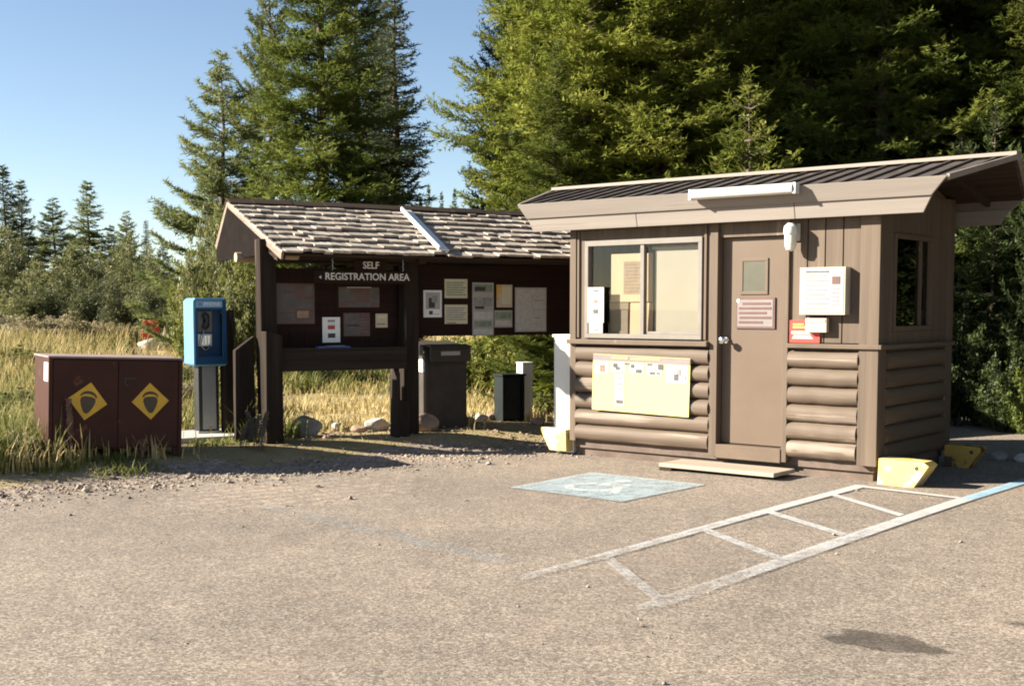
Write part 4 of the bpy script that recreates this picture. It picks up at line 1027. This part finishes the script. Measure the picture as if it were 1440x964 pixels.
def conifer(seed, H=10., Rm=1.9, z0=.5, gap=.24, per=7, p=.8, droop=.25, tipup=.25, twig=.42, tstep=.10, nstep=.030, nl=.085, wd=.032, radial=.5, ragged=.25, bare=.12, topthin=0):
    g = np.random.default_rng(seed)
    S = []; D = []; Ln = []; T = []; limbs = []
    z = z0
    while z < H * .985:
        u = (z - z0) / (H - z0)
        base = Rm * ((1 - u) ** p) * (.75 + .25 * min(1, u / .12)) * (1 + .10 * math.sin(z * 2.3 + seed))
        n = max(3, int(per * (.55 + .45 * (1 - u)) + g.random()))
        a0 = g.uniform(0, 6.28)
        for i in range(n):
            if g.random() < .06: continue
            L_ = max(.10, base * g.normal(1, ragged)) if g.random() > .12 else base * g.uniform(.45, .7)
            L_ = min(L_, base * 1.5 + .1)
            a = a0 + 6.283 * i / n + g.normal(0, .25)
            zb = z + g.normal(0, gap * .35)
            el = .45 * u - .12 + g.normal(0, .1)
            h = np.array([math.cos(a), math.sin(a), 0])
            def pos(s): return np.array([0, 0, zb]) + h * L_ * s + np.array([0, 0, 1]) * L_ * (el * s - droop * s * s * (1 - u) + tipup * s ** 4)
            limbs.append([pos(0), pos(.35), pos(.7), pos(1.)] + [L_])
            tb = g.normal(.5, .17)
            nt = max(2, int(L_ / tstep))
            for j in range(nt):
                s = bare + (1 - bare) * (j + g.random()) / nt
                q = pos(s); tg = unit(pos(min(1, s + .04)) - pos(s - .04))
                sd = np.cross(tg, [0, 0, 1]); sd = sd / (np.linalg.norm(sd) + 1e-9)
                for sg in (1, -1):
                    tl = (twig * L_ * (1 - s) ** .75 * .85 + .10 + .06 * L_) * g.uniform(.6, 1.25)
                    tl = min(tl, .55)
                    d_ = unit(tg * g.uniform(.55, .95) + sd * sg * g.uniform(.5, .95) + np.array([0, 0, g.normal(.02, .22)]))
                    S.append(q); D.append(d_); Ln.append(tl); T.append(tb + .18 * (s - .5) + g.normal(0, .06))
            S.append(pos(.8)); D.append(unit(pos(1.) - pos(.8))); Ln.append(.22 * L_ + .06); T.append(tb + .15)
        z += gap * (1 - .45 * u) * g.uniform(.8, 1.2)
    S.append(np.array([0, 0, H * .97])); D.append(np.array([.02, .01, 1.])); Ln.append(.03 * H + .05); T.append(.6)
    S, D, Ln, T = np.array(S), unit(np.array(D)), np.array(Ln), np.array(T)
    P, tt = needles_on(S, D, Ln, T, nstep, nl, wd, g, radial)
    # trunk and limbs
    mb = MB(WORLD)
    rt = .011 * H + .02
    zz_ = np.linspace(-.4, H * .985, 14)
    mb.tube([(.03 * math.sin(q * 1.3 + seed) * (q > 0), .03 * math.cos(q * 1.1) * (q > 0), q) for q in zz_], [rt * (1.35 if q < .1 else 1) * max(.06, 1 - max(q, 0) / H) for q in zz_], 9)
    for l in limbs:
        mb.tube([tuple(v) for v in l[:4]], [.012 + .010 * l[4], .010 + .006 * l[4], .008, .003], 4, caps=False)
    return P, tt, mb
def bush(seed, n_stem=26, H=2., W=1.2, leaf=.06, per=360, shape=1.5, fine=False):
    """many arching stems, leafy along the outer part of each twig"""
    g = np.random.default_rng(seed); P = []; T = []; mb = MB(WORLD)
    for i in range(n_stem):
        a = g.uniform(0, 6.28); rr = W * math.sqrt(g.random())
        top = np.array([math.cos(a) * rr, math.sin(a) * rr, H * (1 - .55 * (rr / W) ** 2) * g.uniform(.72, 1.08)])
        b0 = np.array([math.cos(a) * rr * .25, math.sin(a) * rr * .25, -.1])
        mid = (b0 + top) / 2 + np.array([0, 0, H * .12]) + g.normal(0, .06 * W, 3)
        mb.tube([tuple(b0), tuple((b0 + mid) / 2 * .98), tuple(mid), tuple(top)], [.016 * H ** .5, .012 * H ** .5, .008, .004], 5, caps=False)
        tb = g.normal(.5, .2)
        ns = 9
        for j in range(ns):
            t = .22 + .78 * (j + g.random()) / ns
            c = (1 - t) ** 2 * b0 + 2 * t * (1 - t) * mid + t * t * top
            r_ = .22 * W * g.uniform(.5, 1.1) * (.65 if t > .9 else 1)
            m = int(per / ns)
            dirs = unit(g.normal(size=(m, 3))) * (r_ * g.random((m, 1)) ** .6)
            dirs[:, 2] *= .7
            q = c + dirs
            ax = unit(g.normal(size=(m, 3)) + np.array([0, 0, .5])); sd = unit(np.cross(ax, unit(g.normal(size=(m, 3)))))
            l_ = (leaf * g.uniform(.6, 1.3, m))[:, None]; w_ = l_ * (.16 if fine else .27)
            P.append(np.stack([q, q + ax * l_ * .5 + sd * w_, q + ax * l_, q + ax * l_ * .5 - sd * w_], 1))
            T.append(tb + .25 * (t - .6) + g.normal(0, .13, m))
    P = np.concatenate(P); P[..., 2] = np.maximum(P[..., 2], .0)
    return P, np.concatenate(T), mb
CONIFERS = {}
def proto(key, kind, **kw):
    P, T, mb = (conifer if kind == 'c' else bush)(**kw)
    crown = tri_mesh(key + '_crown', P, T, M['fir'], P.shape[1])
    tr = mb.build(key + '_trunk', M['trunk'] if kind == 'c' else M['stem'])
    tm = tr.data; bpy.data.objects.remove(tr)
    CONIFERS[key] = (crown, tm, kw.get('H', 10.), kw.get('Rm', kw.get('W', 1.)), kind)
FIR = dict(H=15., gap=.27, per=8, tstep=.075, nstep=.030, nl=.105, wd=.046, twig=.5, bare=.08)
proto('fir_a', 'c', seed=1, Rm=2.1, **FIR)
proto('fir_b', 'c', seed=2, Rm=2.3, ragged=.33, droop=.32, **FIR)
proto('fir_c', 'c', seed=3, Rm=2.0, droop=.18, tipup=.35, **FIR)
proto('pine_a', 'c', seed=4, H=10., Rm=1.75, per=6, gap=.27, p=.75, droop=-.02, tipup=.35, twig=.42, tstep=.085, nl=.14, wd=.042, nstep=.022, radial=1.6, ragged=.33, bare=.22)
proto('pine_b', 'c', seed=5, H=12., Rm=1.5, per=6, gap=.28, p=.62, droop=-.05, tipup=.3, twig=.42, tstep=.085, nl=.14, wd=.042, nstep=.022, radial=1.6, ragged=.36, bare=.2)
proto('spire', 'c', seed=6, H=12., Rm=.85, per=7, gap=.2, p=.75, droop=.5, tipup=.3, twig=.5, tstep=.075, nl=.10, wd=.045, ragged=.3, bare=.05)
proto('young', 'c', seed=8, H=4.5, Rm=1.3, per=7, gap=.22, p=.8, droop=.1, tipup=.3, tstep=.075, nl=.10, wd=.04, nstep=.03, ragged=.3)
proto('far_fir', 'c', seed=9, H=10., Rm=1.6, per=7, gap=.33, p=.85, tstep=.11, nl=.19, wd=.09, nstep=.05, twig=.5, ragged=.3, bare=.05)
proto('willow_a', 'b', seed=21, n_stem=46, H=3., W=2., leaf=.13, per=420, fine=True)
proto('willow_b', 'b', seed=22, n_stem=40, H=3., W=1.8, leaf=.13, per=420, fine=True)
proto('shrub_a', 'b', seed=23, n_stem=34, H=1.5, W=.95, leaf=.075, per=420)
proto('shrub_b', 'b', seed=24, n_stem=30, H=1.4, W=1.0, leaf=.07, per=420)
proto('herb', 'b', seed=25, n_stem=16, H=.6, W=.45, leaf=.075, per=140)
def plant(name, label, cat, key, x, y, H, Rm, mat, rot=0., group=None, lean=0.):
    crown, trunk, h0, r0, kind = CONIFERS[key]
    e = bpy.data.objects.new(name, None); col.objects.link(e)
    e.location = (x, y, float(ground_z(x, y)) - .02); e.rotation_euler = (lean, 0, rot); e.scale = (Rm / r0, Rm / r0, H / h0)
    tag(e, label, cat, group)
    c = bpy.data.objects.new('crown' if kind == 'c' else 'foliage', crown); col.objects.link(c); c.parent = e
    c.material_slots[0].link = 'OBJECT'; c.material_slots[0].material = M[mat]
    t = bpy.data.objects.new('trunk' if kind == 'c' else 'stem', trunk); col.objects.link(t); t.parent = e
    return e
def px_tree(px, d, apex, hw, wide=1.):
    """where a tree of that apparent top and half width stands, and its real size"""
    x = (px - 720) / 1722 * d; zt = CAMH + (435 - apex) / 1722 * d
    return x, d, zt - float(ground_z(x, d)), hw / 1722 * d * wide
def T_(px, d, apex, hw, key, mat, label, group=None, rot=0., name='conifer', cat='tree', lean=0.):
    x, y, h, r = px_tree(px, d, apex, hw, 1.25 if CONIFERS[key][4] == 'c' else 1.)
    return plant(name, label, cat, key, x, y, h, r, mat, rot, group, lean)
G1 = 'conifers rising behind the kiosk'; G2 = 'far conifers on the skyline'; G3 = 'tall firs behind the booth'; G4 = 'second row of shaded firs behind the booth'
T_(318, 27, 80, 86, 'pine_a', 'pine', 'open light green pine with a pointed top left of the kiosk roof', G1, .4, 'pine_tree')
T_(386, 29.5, -70, 46, 'pine_b', 'pine', 'narrow ragged pine beside the biggest fir behind the kiosk', G1, 2.1, 'pine_tree')
T_(456, 25, -390, 98, 'fir_a', 'fir', 'biggest dense green fir rising behind the kiosk roof', G1, .9)
T_(505, 28, -250, 60, 'fir_c', 'firdark', 'dark fir tucked behind the right side of the biggest fir', G1, 4.)
T_(558, 27, -75, 46, 'spire', 'firblue', 'slender grey green spire fir at the right of the kiosk group', G1, .2)
T_(538, 29, -60, 34, 'spire', 'firblue', 'thinner spire fir just left of the slender grey green one', G1, 2.2)
for (px, d, ap, hw, lab) in ((604, 74, 262, 13, 'tiny far conifer just right of the spire fir'), (622, 78, 272, 13, 'tiny far conifer seen in the gap above the shake roof'), (640, 72, 268, 14, 'tiny far conifer beside the yellow green fir'),
                             (592, 70, 285, 15, 'low far conifer at the foot of the spire fir')):
    T_(px, d, ap, hw, 'far_fir', 'firdark', lab, G2, px * .1)
for (px, d, ap, hw, key, mat, lab) in (
        (12, 48, 236, 42, 'far_fir', 'firblue', 'tallest far conifer at the picture edge above the willows'),
        (36, 50, 256, 34, 'far_fir', 'firblue', 'dark far conifer next to the tallest one'),
        (80, 50, 280, 42, 'pine_a', 'pine', 'far pointed pine second along the skyline'),
        (128, 52, 257, 42, 'far_fir', 'pine', 'far tall pointed conifer in the middle of the skyline'),
        (160, 58, 318, 28, 'far_fir', 'firblue', 'low far conifer between the pointed pine and the pale willow'),
        (182, 55, 298, 30, 'pine_a', 'pine', 'far round topped pine above the pale willow'),
        (209, 60, 310, 12, 'spire', 'firblue', 'thin far spire conifer right of the round topped pine'),
        (232, 62, 336, 20, 'far_fir', 'firdark', 'low far conifer at the end of the skyline near the kiosk pine'),
        (104, 60, 330, 26, 'far_fir', 'fir', 'low far conifer between two pointed pines'),
        (-30, 46, 250, 40, 'pine_a', 'pine', 'far pine cut off by the picture edge')):
    T_(px, d, ap, hw, key, mat, lab, G2, px * .37)
GW = 'willows at the back of the meadow'
for (px, d, ap, hw, key, mat, lab) in (
        (10, 38, 322, 66, 'willow_a', 'willow', 'tall pale willow at the picture edge'),
        (62, 36, 360, 58, 'willow_b', 'willow', 'mid green willow below the second skyline pine'),
        (112, 40, 352, 62, 'willow_a', 'willow', 'grey green willow below the middle skyline pine'),
        (176, 38, 322, 60, 'willow_b', 'willow', 'pale yellowish willow with a peaked top'),
        (222, 37, 352, 52, 'willow_a', 'willow', 'pale willow left of the yellow green thicket'),
        (92, 33.5, 388, 56, 'willow_b', 'willowdark', 'low dark willow in front of the grey green one'),
        (150, 33, 386, 58, 'willow_a', 'willowdark', 'low dark willow behind the food locker'),
        (204, 32.5, 388, 50, 'willow_b', 'willowdark', 'low dark willow behind the red box'),
        (38, 33, 398, 50, 'willow_a', 'willow', 'low pale willow nearest the picture edge'),
        (-30, 35, 350, 60, 'willow_b', 'willow', 'willow cut off by the picture edge')):
    T_(px, d, ap, hw, key, mat, lab, GW, px * .21, 'willow_bush', 'bush')
GY = 'yellow green thicket left of the kiosk'
for (px, d, ap, hw, key, mat, lab) in (
        (284, 25, 322, 48, 'willow_b', 'bushyellow', 'yellow green bush standing tallest left of the payphone'),
        (306, 24, 302, 58, 'willow_a', 'willow', 'taller olive bush behind the payphone'),
        (348, 23, 330, 50, 'willow_b', 'bushyellow', 'yellow green bush behind the tall kiosk post'),
        (280, 22.5, 396, 40, 'shrub_a', 'bushyellow', 'low bright bush beside the payphone hood'),
        (332, 21.5, 390, 46, 'shrub_b', 'willow', 'low olive bush between payphone and kiosk'),
        (256, 27.5, 398, 22, 'shrub_b', 'willowdark', 'low dark bush right of the red box')):
    T_(px, d, ap, hw, key, mat, lab, GY, px * .3, 'thicket_bush', 'bush')
# the big stand on the right
for (px, d, ap, hw, key, mat, lab) in (
        (752, 19.5, -560, 94, 'fir_b', 'firyellow', 'broad yellow green fir at the open edge of the stand'),
        (828, 18.6, -420, 120, 'fir_a', 'firyellow', 'bright fir above the left end of the booth roof'),
        (780, 17.6, 60, 84, 'fir_c', 'fir', 'shorter green fir between kiosk roof and booth'),
        (925, 18.6, -520, 135, 'fir_b', 'firyellow', 'tall green fir behind the middle of the booth roof'),
        (1050, 16.2, 112, 100, 'young', 'firyellow', 'short sunlit fir poking out of the shade above the strip light'),
        (1030, 20.5, -500, 130, 'fir_c', 'firyellow', 'tall fir with sunlit sprays right of the middle of the booth'),
        (1130, 20., -520, 130, 'fir_a', 'fir', 'shaded fir behind the right half of the booth roof'),
        (1235, 19., -480, 130, 'fir_b', 'fir', 'dark shaded fir above the right end of the booth roof'),
        (1335, 20.5, -500, 120, 'fir_c', 'firdark', 'dark fir right of the booth roof tip'),
        (1440, 18.5, -460, 130, 'fir_a', 'fir', 'dark fir at the picture edge past the booth'),
        (1560, 19.5, -500, 140, 'fir_b', 'firdark', 'dark fir just past the picture edge'),
        (1780, 17.5, -400, 130, 'fir_c', 'fir', 'fir between the picture edge and those wholly past it')):
    T_(px, d, ap, hw, key, mat, lab, G3, px * .17)
for k, (x, y, H, r, key) in enumerate(((9.2, 11.6, 13, 2.2, 'fir_a'), (11.2, 9.2, 14, 2.4, 'fir_b'), (10.6, 14.2, 15, 2.3, 'fir_c'), (13.5, 12., 14, 2.4, 'fir_a'), (12.8, 6.6, 13, 2.3, 'fir_c'), (15.5, 9., 15, 2.5, 'fir_b'), (8.3, 14.0, 12, 1.8, 'fir_c'), (13.2, 15.2, 14, 2.4, 'fir_b'))):  # unseen firs added, and heightened, to cut sky light on the booth side
    if x < 8: continue
    plant('conifer', 'fir of the wood added wholly past the picture edge, beside the parking area, to cut sky light', 'tree', key, x, y, H * 1.35, r * 1.2, 'firdark', k * 1.1, 'firs added beside the parking area out of view')
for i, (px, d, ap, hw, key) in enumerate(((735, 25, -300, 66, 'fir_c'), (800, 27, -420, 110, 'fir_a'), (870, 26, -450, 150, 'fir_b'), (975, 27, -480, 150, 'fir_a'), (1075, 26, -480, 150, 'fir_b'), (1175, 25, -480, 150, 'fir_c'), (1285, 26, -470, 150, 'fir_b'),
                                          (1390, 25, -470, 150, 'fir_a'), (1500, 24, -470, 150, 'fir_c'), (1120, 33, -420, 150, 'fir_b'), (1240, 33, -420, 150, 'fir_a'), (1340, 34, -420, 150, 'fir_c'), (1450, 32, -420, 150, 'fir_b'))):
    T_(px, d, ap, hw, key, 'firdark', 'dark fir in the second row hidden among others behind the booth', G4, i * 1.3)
GS = 'undergrowth beside the booth'
for (px, d, ap, hw, key, mat, lab) in (
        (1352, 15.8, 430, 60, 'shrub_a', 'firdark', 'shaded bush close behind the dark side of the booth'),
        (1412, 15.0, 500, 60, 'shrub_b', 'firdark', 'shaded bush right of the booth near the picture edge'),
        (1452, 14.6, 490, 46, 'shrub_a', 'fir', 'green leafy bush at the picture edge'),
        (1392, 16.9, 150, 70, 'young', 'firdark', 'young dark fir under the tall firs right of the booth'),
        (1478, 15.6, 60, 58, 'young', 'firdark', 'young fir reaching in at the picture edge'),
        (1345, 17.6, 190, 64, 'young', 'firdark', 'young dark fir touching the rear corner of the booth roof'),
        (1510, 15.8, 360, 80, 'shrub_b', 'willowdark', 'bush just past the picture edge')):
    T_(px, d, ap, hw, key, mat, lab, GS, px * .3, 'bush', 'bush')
GB = 'bushes seen under the kiosk boards'
for (px, d, ap, hw, key, mat, lab) in (
        (672, 18.6, 468, 48, 'shrub_a', 'bushyellow', 'bright green bush just right of the brown bin'),
        (735, 18.2, 462, 52, 'shrub_b', 'bushyellow', 'bright green bush behind the white post'),
        (790, 17.6, 455, 44, 'shrub_a', 'bushyellow', 'bright green bush against the booth end'),
        (704, 20.5, 450, 60, 'shrub_b', 'fir', 'darker bush behind the bright green ones'),
        (640, 21, 470, 40, 'shrub_b', 'fir', 'darker bush behind the brown bin'),
        (765, 16.0, 548, 26, 'herb', 'bushyellow', 'small leafy plant on the dirt by the cream cabinet'),
        (420, 21.5, 524, 36, 'herb', 'fir', 'low dark weeds seen under the left kiosk board'),
        (470, 22.0, 526, 40, 'herb', 'willowdark', 'low olive weeds in the middle under the kiosk board'),
        (522, 21.6, 526, 36, 'herb', 'fir', 'low dark weeds near the middle kiosk post')):
    T_(px, d, ap, hw, key, mat, lab, GB, px * .3, 'low_bush', 'bush')
for k, (x, y, H, r) in enumerate(((7.9, 13.2, 1.6, 1.0), (8.1, 11.6, 1.8, 1.1), (8.0, 10., 1.5, 1.0), (8.2, 8.4, 1.7, 1.1), (8.4, 14.6, 1.8, 1.2), (8.3, 6.9, 1.4, 1.))):  # unseen row added to stop light bouncing from the ground onto the booth
    plant('bush', 'dark bush added along the parking area, past the picture edge, to block bounced light', 'bush', 'shrub_a' if k % 2 else 'shrub_b', x, y, H, r, 'firdark', k * 1.3, 'bushes added beside the parking area out of view')
# shrubs closing the meadow behind the kiosk
for (px, d, ap, hw, key, mat, lab) in (
        (420, 44, 392, 60, 'willow_b', 'willow', 'far willow seen through the gap above the left kiosk board'),
        (500, 43, 390, 60, 'willow_a', 'willow', 'far willow behind the hanging sign'),
        (580, 42, 388, 60, 'willow_b', 'willowdark', 'far willow behind the middle kiosk post')):
    T_(px, d, ap, hw, key, mat, lab, GW, px * .21, 'willow_bush', 'bush')

for k, (px, d, hgt, w_, key, mat, where) in enumerate(((8, 31, .75, 1.0, 'shrub_a', 'sage', 'at the picture edge below the tall willow'), (48, 30, .7, .9, 'shrub_b', 'sage', 'second from the picture edge in the pale row'), (88, 30.5, .8, .9, 'shrub_a', 'sage', 'third in the pale row below the willows'),
        (140, 31, .55, .8, 'shrub_b', 'sage', 'fourth in the pale row left of the red box'), (178, 31.5, .5, .6, 'shrub_a', 'sage', 'close left of the red box'), (252, 29, .55, .6, 'shrub_b', 'sage', 'right of the red box'),
        (20, 23, .5, .7, 'shrub_a', 'bushyellow', 'half way out in the meadow at the picture edge'), (265, 19.5, .45, .6, 'shrub_b', 'willow', 'between food locker and payphone'), (30, 15.5, .40, .5, 'shrub_a', 'willow', 'behind the left end of the food locker'),
        (262, 16.5, .42, .5, 'shrub_b', 'sage', 'just left of the payphone pedestal'), (330, 16.0, .5, .45, 'shrub_a', 'bushyellow', 'just right of the payphone pedestal'), (40, 11.3, .26, .32, 'herb', 'sage', 'at the near left corner of the food locker'), (8, 11.0, .3, .4, 'herb', 'sage', 'in the near grass at the picture edge'))):
    x, y = (px - 720) / 1722 * d, d
    plant('meadow_shrub', ('pale dry' if mat == 'sage' else 'greenish') + ' low shrub ' + where, 'shrub', key, x, y, hgt, w_, mat, k * 1.7, 'low shrubs in the meadow')
# ------------------------------------------------------------------ grass
def to_local(fr, x, y):
    dx, dy = x - fr.o[0], y - fr.o[1]; c, s = math.cos(fr.a), math.sin(fr.a)
    return dx * c + dy * s, -dx * s + dy * c
def blades(x, y, h, w, tint, g, bend=.35):
    n = len(x); z = ground_z(x, y) - .01
    a = g.uniform(0, 6.283, n); d = np.stack([np.cos(a), np.sin(a), np.zeros(n)], 1); sd = np.stack([-np.sin(a), np.cos(a), np.zeros(n)], 1)
    b = np.stack([x, y, z], 1); k = (h * bend * g.uniform(.2, 1.6, n))[:, None]; hh = np.zeros((n, 3)); hh[:, 2] = h
    m_ = b + d * k * .28 + hh * .55; t_ = b + d * k + hh * g.uniform(.85, 1.0, n)[:, None]
    w = w[:, None] * sd
    quad = np.stack([b - w * .5, b + w * .5, m_ + w * .42, m_ - w * .42], 1)
    tip = np.stack([m_ - w * .42, m_ + w * .42, t_ + w * .06, t_ - w * .06], 1)
    return np.concatenate([quad, tip]), np.concatenate([tint, tint + .08])
g = np.random.default_rng(77)
def meadow(n, dmin, dmax, pw, pxa, pxb):
    u = g.random(n); d = (dmin ** (1 - pw) + u * (dmax ** (1 - pw) - dmin ** (1 - pw))) ** (1 / (1 - pw))
    x = (g.uniform(pxa, pxb, n) - 720) / 1722 * d
    return x, d
def keep_mask(x, y):
    s = edge_s(x, y) + .25 * np.sin(x * 3.1) * np.sin(y * 2.7)
    ok = s > .42
    a, b = to_local(kf, x, y)
    a, b = a / .913, b / .913
    ok &= ~((a > -.55) & (a < 5.2) & (b > -1.2) & (b < .75 + .3 * np.sin(a * 4)) & (g.random(len(x)) > .012))
    a, b = to_local(pf, x, y); ok &= ~((a > -.8) & (a < .9) & (b > -1.9) & (b < .6) & (g.random(len(x)) > .04))
    a, b = to_local(lf, x, y); ok &= ~((a > .05) & (a < 1.17) & (b > .05) & (b < .8))
    return ok
pn = lambda x, y, f, o: .5 + .5 * np.sin(x * f + o + 1.7 * np.sin(y * f * .7)) * np.cos(y * f * 1.1 + o * 2 + 1.3 * np.sin(x * f * .8))
x, y = meadow(150000, 10., 46., 1.35, -330, 860)
dens = .35 + .65 * pn(x, y, 1.4, 1.)
k = keep_mask(x, y) & (g.random(len(x)) < dens); x, y = x[k], y[k]
path = np.exp(-((edge_s(x, y) - 6.2 - .5 * np.sin(x)) / .8) ** 2) * (x > -6.5)
k = g.random(len(x)) > path * .9; x, y = x[k], y[k]
k = ~((np.abs(x - (-8.69 / 29.5) * y) < .019 * y) & (y > 20) & (y < 30.5) & (g.random(len(x)) < .85)); x, y = x[k], y[k]
h = (.12 + .013 * np.clip(y - 10, 0, 20)) * np.where(x > -3.2 - (y - 14) * .05, .5, 1.) * g.lognormal(0, .35, len(x)) * (.6 + .8 * pn(x, y, .9, 4.))
tint = .22 + .42 * pn(x, y, .55, 2.) + .30 * pn(x, y, 2.1, 5.) + g.normal(0, .14, len(x))
P, T = blades(x, y, np.clip(h, .04, .6), .0065 + .00062 * y, tint, g)
o = bpy.data.objects.new('meadow_grass', tri_mesh('meadow_grass', P, T, M['grass'], 4)); col.objects.link(o); o['kind'] = 'stuff'
tag(o, 'tall dry straw coloured grass of the meadow', 'grass')
# greener weeds: by the locker, payphone pad and posts, and in the hollow under the boards
cx = []; cy = []; ch = []
def clumps(n, ax_, ay_, sx, sy_, h_, per, spread):
    for _ in range(n):
        px_, py_ = ax_ + g.normal(0, sx), ay_ + g.normal(0, sy_)
        cx.append(px_ + g.normal(0, spread, per)); cy.append(py_ + g.normal(0, spread, per)); ch.append(h_ * g.lognormal(0, .3, per))
clumps(30, -5.0, 10.75, .38, .2, .22, 90, .10)
clumps(14, -4.2, 10.85, .3, .10, .07, 50, .08)
clumps(22, -3.7, 11.35, .36, .22, .055, 60, .09)
clumps(6, -3.0, 12.5, .2, .1, .05, 50, .08)
clumps(10, -2.72, 12.9, .16, .2, .22, 70, .07)
clumps(14, -4.6, 12.0, .4, .4, .30, 80, .12)
clumps(20, -5.6, 11.5, .6, .6, .28, 90, .14)
for _ in range(46):
    d = g.uniform(19.5, 22.5); clumps(1, (g.uniform(390, 800) - 720) / 1722 * d, d, .1, .1, .26, 60, .16)
for _ in range(130):
    d = g.uniform(13, 32); clumps(1, (g.uniform(-40, 360) - 720) / 1722 * d, d, .1, .1, .3, 55, .18)
x, y, h = np.concatenate(cx), np.concatenate(cy), np.concatenate(ch)
s = edge_s(x, y); a, b = to_local(lf, x, y); k = (s > -.35) & ~((a > .1) & (a < 1.1) & (b > .12) & (b < .7)); x, y, h = x[k], y[k], h[k]
k = ~((np.abs(x - (-8.69 / 29.5) * y) < .019 * y) & (y > 20) & (y < 30.5)); x, y, h = x[k], y[k], h[k]
a, b = to_local(pf, x, y); k = ~((a > -.52) & (a < .5) & (b > -.32) & (b < .57)); x, y, h = x[k], y[k], h[k]
P, T = blades(x, y, h, .0075 + .0005 * y, .25 + .6 * pn(x, y, 1.9, 3.) + g.normal(0, .16, len(x)), g, .5)
o = bpy.data.objects.new('green_weeds', tri_mesh('green_weeds', P, T, M['greengrass'], 4)); col.objects.link(o); o['kind'] = 'stuff'
tag(o, 'greener weeds and low grass round the locker and posts', 'grass')
def mullein(label, x, y, h, seed, n=1, lean=.06, hue='weed'):
    rr = np.random.default_rng(seed); mb = MB(WORLD)
    for q in range(n):
        ox, oy = (rr.normal(0, .06), rr.normal(0, .06)) if n > 1 else (0, 0); hh = h * rr.uniform(.6, 1) if q else h
        lx, ly = rr.normal(0, lean), rr.normal(0, lean)
        pts = [(ox + lx * t * t * hh, oy + ly * t * t * hh, hh * t) for t in np.linspace(0, 1, 9)]
        mb.tube(pts, [r_ * (1 if n < 4 else .35) for r_ in (.010, .009, .009, .012, .018, .022, .022, .018, .006)], 8)
        for _ in range(190):
            t = rr.uniform(.42, 1); a = rr.uniform(0, 6.28); r_ = (.022 if n < 4 else .012) * (1.15 - t * .5)
            c = np.array([ox + lx * t * t * hh + r_ * math.cos(a), oy + ly * t * t * hh + r_ * math.sin(a), hh * t]); s_ = rr.uniform(.006, .013)
            dd = np.array([math.cos(a), math.sin(a), .7]) * s_ * 1.6
            mb.add([tuple(c + np.array([0, 0, s_])), tuple(c + np.array([-math.sin(a) * s_, math.cos(a) * s_, -s_])), tuple(c + np.array([math.sin(a) * s_, -math.cos(a) * s_, -s_])), tuple(c + dd)], [(0, 1, 3), (1, 2, 3), (2, 0, 3)])
        for _ in range(12):
            t = rr.uniform(.02, .4); a = rr.uniform(0, 6.28); l_ = rr.uniform(.06, .16) * hh
            p0 = np.array([ox, oy, hh * t]); p1 = p0 + np.array([math.cos(a), math.sin(a), -.2]) * l_; sd = np.array([-math.sin(a), math.cos(a), 0]) * l_ * .16
            mb.add([tuple(p0), tuple((p0 + p1) / 2 + sd + np.array([0, 0, .02])), tuple(p1 - np.array([0, 0, .03])), tuple((p0 + p1) / 2 - sd + np.array([0, 0, .02]))], [(0, 1, 2, 3)])
    ob = mb.build('dried_weed', M[hue]); ob.location = (x, y, float(ground_z(x, y)) - .02)
    return tag(ob, label, 'plant', 'dry weeds')
xx, yy = gp(94, 648); mullein('tall dried brown mullein stalk in front of the food locker', xx, yy, .60, 1, 2, .10)
xx, yy = gp(356, 628); mullein('bunch of tan dried weeds at the foot of the tall kiosk post', xx, yy, .40, 3, 9, .45, 'stem')
xx, yy = gp(212, 640); mullein('short dried weed before the right locker door', xx, yy, .2, 5, 2, .2)
# ------------------------------------------------------------------ light, sky, camera
EL = R(25); S_ = Vector((-.995 * math.cos(EL), -.03 * math.cos(EL), math.sin(EL))).normalized()
sun = bpy.data.lights.new('sun', 'SUN'); sun.energy = 5.0; sun.angle = R(.5); sun.color = (1, .93, .80)
so_ = bpy.data.objects.new('sun', sun); col.objects.link(so_)
so_.rotation_euler = (-S_).to_track_quat('-Z', 'Y').to_euler(); so_.location = (-30, 0, 30)
w_ = bpy.data.worlds.new('World'); scene.world = w_; w_.use_nodes = True
nt = w_.node_tree; bg = nt.nodes['Background']
sk = nt.nodes.new('ShaderNodeTexSky'); sk.sky_type = 'NISHITA'; sk.sun_disc = False
sk.sun_elevation = EL; sk.sun_rotation = math.atan2(S_.x, S_.y); sk.altitude = 2000; sk.air_density = 1.0; sk.dust_density = .9; sk.ozone_density = .55
nt.links.new(sk.outputs[0], bg.inputs[0]); bg.inputs[1].default_value = .05
cam = bpy.data.cameras.new('camera'); co = bpy.data.objects.new('camera', cam); col.objects.link(co)
cam.sensor_width = 36; cam.lens = 36 * 1722 / 1440; cam.shift_y = 78 / 1440; cam.clip_start = .1; cam.clip_end = 3000
co.location = (0, 0, CAMH); co.rotation_euler = (R(90) - math.atan(125 / 1722), 0, 0)
scene.camera = co
vs_ = scene.view_settings; vs_.view_transform = 'Standard'; vs_.look = 'None'; vs_.gamma = 1; vs_.exposure = 1.83; vs_.use_curve_mapping = False
scene.render.film_transparent = False
scene.cycles.filter_width = 1.9
scene.cycles.max_bounces = 8; scene.cycles.transparent_max_bounces = 16; scene.cycles.transmission_bounces = 4
scene.cycles.use_denoising = True
